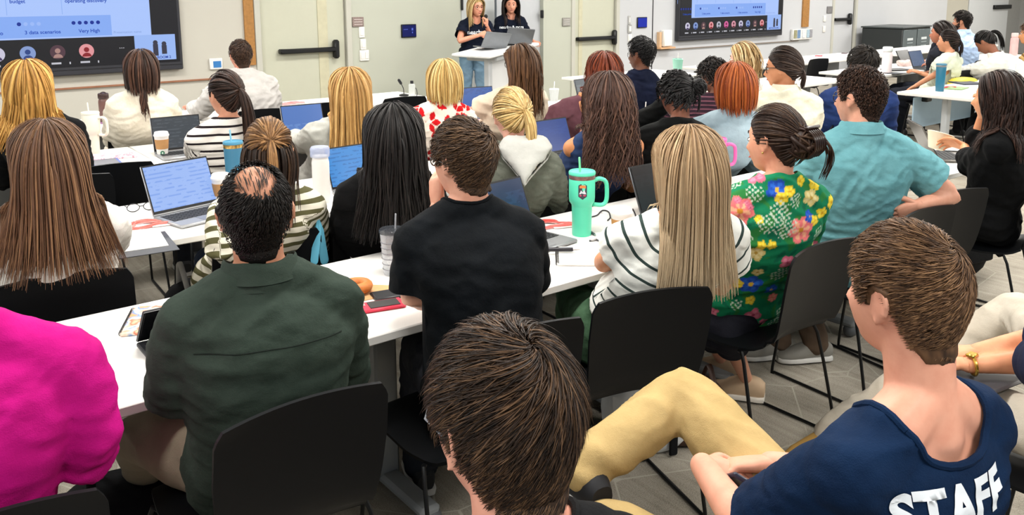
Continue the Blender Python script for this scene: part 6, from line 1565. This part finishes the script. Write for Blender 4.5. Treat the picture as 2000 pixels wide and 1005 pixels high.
l1 = laptop('silver laptop on the lectern, its lid towards the room', (5.98, 8.14), 180+10, 122, .33, .22, scr=screenmat('3a4a6a', '4a5a7a', 8, .4), z=1.022, body=mat('83868a', .4, .5, metal=.5)); l1.rotation_euler = (0, -R(6), -R(190))
l2 = laptop('grey laptop at the right edge of the lectern', (6.36, 8.12), 180+24, 120, .33, .22, scr=screenmat('3a4a6a', '4a5a7a', 8, .4), z=1.055, body=mat('75787c', .4, .5, metal=.5)); l2.rotation_euler = (0, -R(6), -R(204))
# ------------------------------------------------ equipment rack and bags
o = thing('equipment_rack', 'dark equipment rack with glass front before the far right wall', 'cabinet', (16.45, 8.78, 0), R(4)); DK = mat('2c3030', .5, .4, var=.03)
MB().box((0, 0, .50), (1.25, .80, .86), bev=.015).build('case', DK, o); MB().box((0, 0, .945), (1.29, .84, .03), bev=.008).build('lid', mat('4c5253', .4, .4, var=.03), o)
for sx in (-1, 1):
    MB().box((sx*.31, -.405, .50), (.58, .012, .80), bev=.004).build('glass_door', mat('5c6669', .15, .6, var=.03), o); d_ = o.children[-1]
    for k in range(6): MB().box((sx*.31, -.413, .72-.07*k), (.24, .006, .045 if k == 0 else .02)).build('vent_label', mat('cfd6d8' if k == 0 else '8f9a9e', .5), d_, smooth=False)
MB().box((0, 0, .035), (1.15, .7, .07)).build('plinth', MBLK, o, smooth=False)
def bag(name, lab, cat, p, d, h, mt, strap=None, z0=0, sq=.6, bits=()):
    b = MB(); b.sphere((0, 0, d[2]/2), (d[0]/2, d[1]/2, d[2]/2), 20); V = np.array(b.v); V[:, 2] -= d[2]/2
    for i in range(3): V[:, i] = np.sign(V[:, i])*(np.abs(V[:, i])/(d[i]/2))**sq*d[i]/2
    V[:, 2] += d[2]/2; V[:, :2] += (nfield(V, 5, 14)*.012)[:, None]
    o = thing(name, lab, cat, (p[0], p[1], z0), -R(h)); MB().add(V, b.f).build('bag_body', mt, o)
    if strap:
        for sx in (-1, 1): q = MB(); q.tube(smooth_path([A(sx*d[0]*.22, d[1]*.2, d[2]*.95), A(sx*d[0]*.24, 0, d[2]*1.22), A(sx*d[0]*.22, -d[1]*.3, d[2]*.95)], 4), .012, 8, True, .4); q.build('strap', strap, o)
    for (c, dd, m_, nm) in bits: MB().box(c, dd, bev=.01).build(nm, m_, o)
    return o
bag('suitcase', 'black cabin bag under the chair of the woman in black', 'suitcase', (5.05, 2.28), (.50, .30, .46), 10, C_('0d0e10'), None, bits=[((0, -.155, .25), (.34, .03, .26), C_('101113'), 'front_pocket'), ((-.05, -.172, .34), (.05, .006, .012), STEEL, 'zip_pull')])
bag('backpack', 'black backpack under the right table beside its leg', 'backpack', (9.3, 3.95), (.36, .26, .42), 0, C_('0d0e10'), C_('17181b'))
bag('tote_bag', 'white canvas tote with black straps under the cream striped knit', 'tote bag', (2.22, 2.05), (.34, .20, .34), 20, C_('d9dbdc'), C_('141517'), bits=[((-.06, -.10, .17), (.035, .012, .32), C_('141517'), 'stripe'), ((.06, -.10, .17), (.035, .012, .32), C_('141517'), 'stripe')])
bag('handbag', 'brown leather handbag on the floor behind the khaki knee', 'bag', (2.40, 1.98), (.26, .18, .24), 20, mat('4a2f22', .5, var=.1), mat('3a2419', .5))
bag('backpack', 'black backpack on the floor under the table by the olive green shirt', 'backpack', (.52, 2.42), (.46, .30, .34), 20, C_('101114'), C_('17181b'))
bag('backpack', 'black and white backpack on the floor by the half-up haired woman', 'backpack', (1.12, 3.72), (.30, .28, .44), 0, C_('1a1b1e'), C_('d8d8d6'), bits=[((.02, -.15, .26), (.05, .012, .30), C_('d0d0ce'), 'white_panel')])
bag('handbag', 'brown fur bag on the floor left of the half-up haired woman', 'bag', (.98, 3.02), (.22, .18, .20), 0, C_('5a3d2a', '7a5840'))
bag('backpack', 'black backpack on the floor under the second row table', 'backpack', (2.45, 5.2), (.34, .26, .40), 0, C_('131417'), C_('1c1d20'))
b = bag('handbag', 'yellow leather bag in the lap of the woman in pale green', 'bag', (9.22, 4.16), (.40, .22, .22), 0, mat('cdbb3e', .5, var=.08), None, z0=.55)
q = MB(); q.tube(smooth_path([A(-.02, 0, .16), A(-.16, .02, .10), A(-.30, .05, -.02), A(-.42, .08, -.06)], 5), [.06, .05, .03, .02], 10, True, .5); q.build('scarf_tail', mat('c9c07a', .6, var=.1), b)
# blue lanyard over a chair back
o = thing('lanyard', 'light blue ribbon lanyard hanging over the chair of the half-up haired woman', 'lanyard', tuple(at(622, 432, Y=2.93)), 0, None); q0 = np.array(o.location)
for (x0, x1) in ((618, 614), (626, 634)):
    b = MB(); b.tube([at(622, 430, Y=2.93)-q0, at((622+x0)/2, 450, Y=2.925)-q0, at(x1, 508, Y=2.92)-q0], [.006, .017, .017], 8, True, .12); b.build('ribbon', mat('62b4d0', .6, var=.05), o)
# badge on the hip of the typing woman
o = thing('name_badge', 'white name badge clipped at the hip of the black haired woman', 'badge', tuple(at(692, 487, Y=2.93)), 0); MB().box((0, 0, 0), (.05, .006, .085), M=frame(R(20), 0, R(-18)), bev=.002).build('card', mat('e6e6e2', .4, var=0), o); MB().box((0, -.004, -.005), (.028, .003, .045), M=frame(R(20), 0, R(-18))).build('print', mat('6a6c70', .5), o)
# floor cords
def floorcord(lab, pts, r=.006): 
    P_ = [at(x, y, z=.008) for x, y in pts]; b = MB(); b.tube(smooth_path(P_, 6), r, 8); return tag(b.build('floor_cable', mat('141416', .5, var=0), None), lab, 'cable')
floorcord('black power cord on the carpet by the magenta blazer', [(150, 985), (215, 968), (290, 952)]); floorcord('black cord on the carpet behind the staff man, near the cabin bag', [(1880, 575), (1935, 592), (1990, 600)])
bpy.data.scenes.remove(TMP)
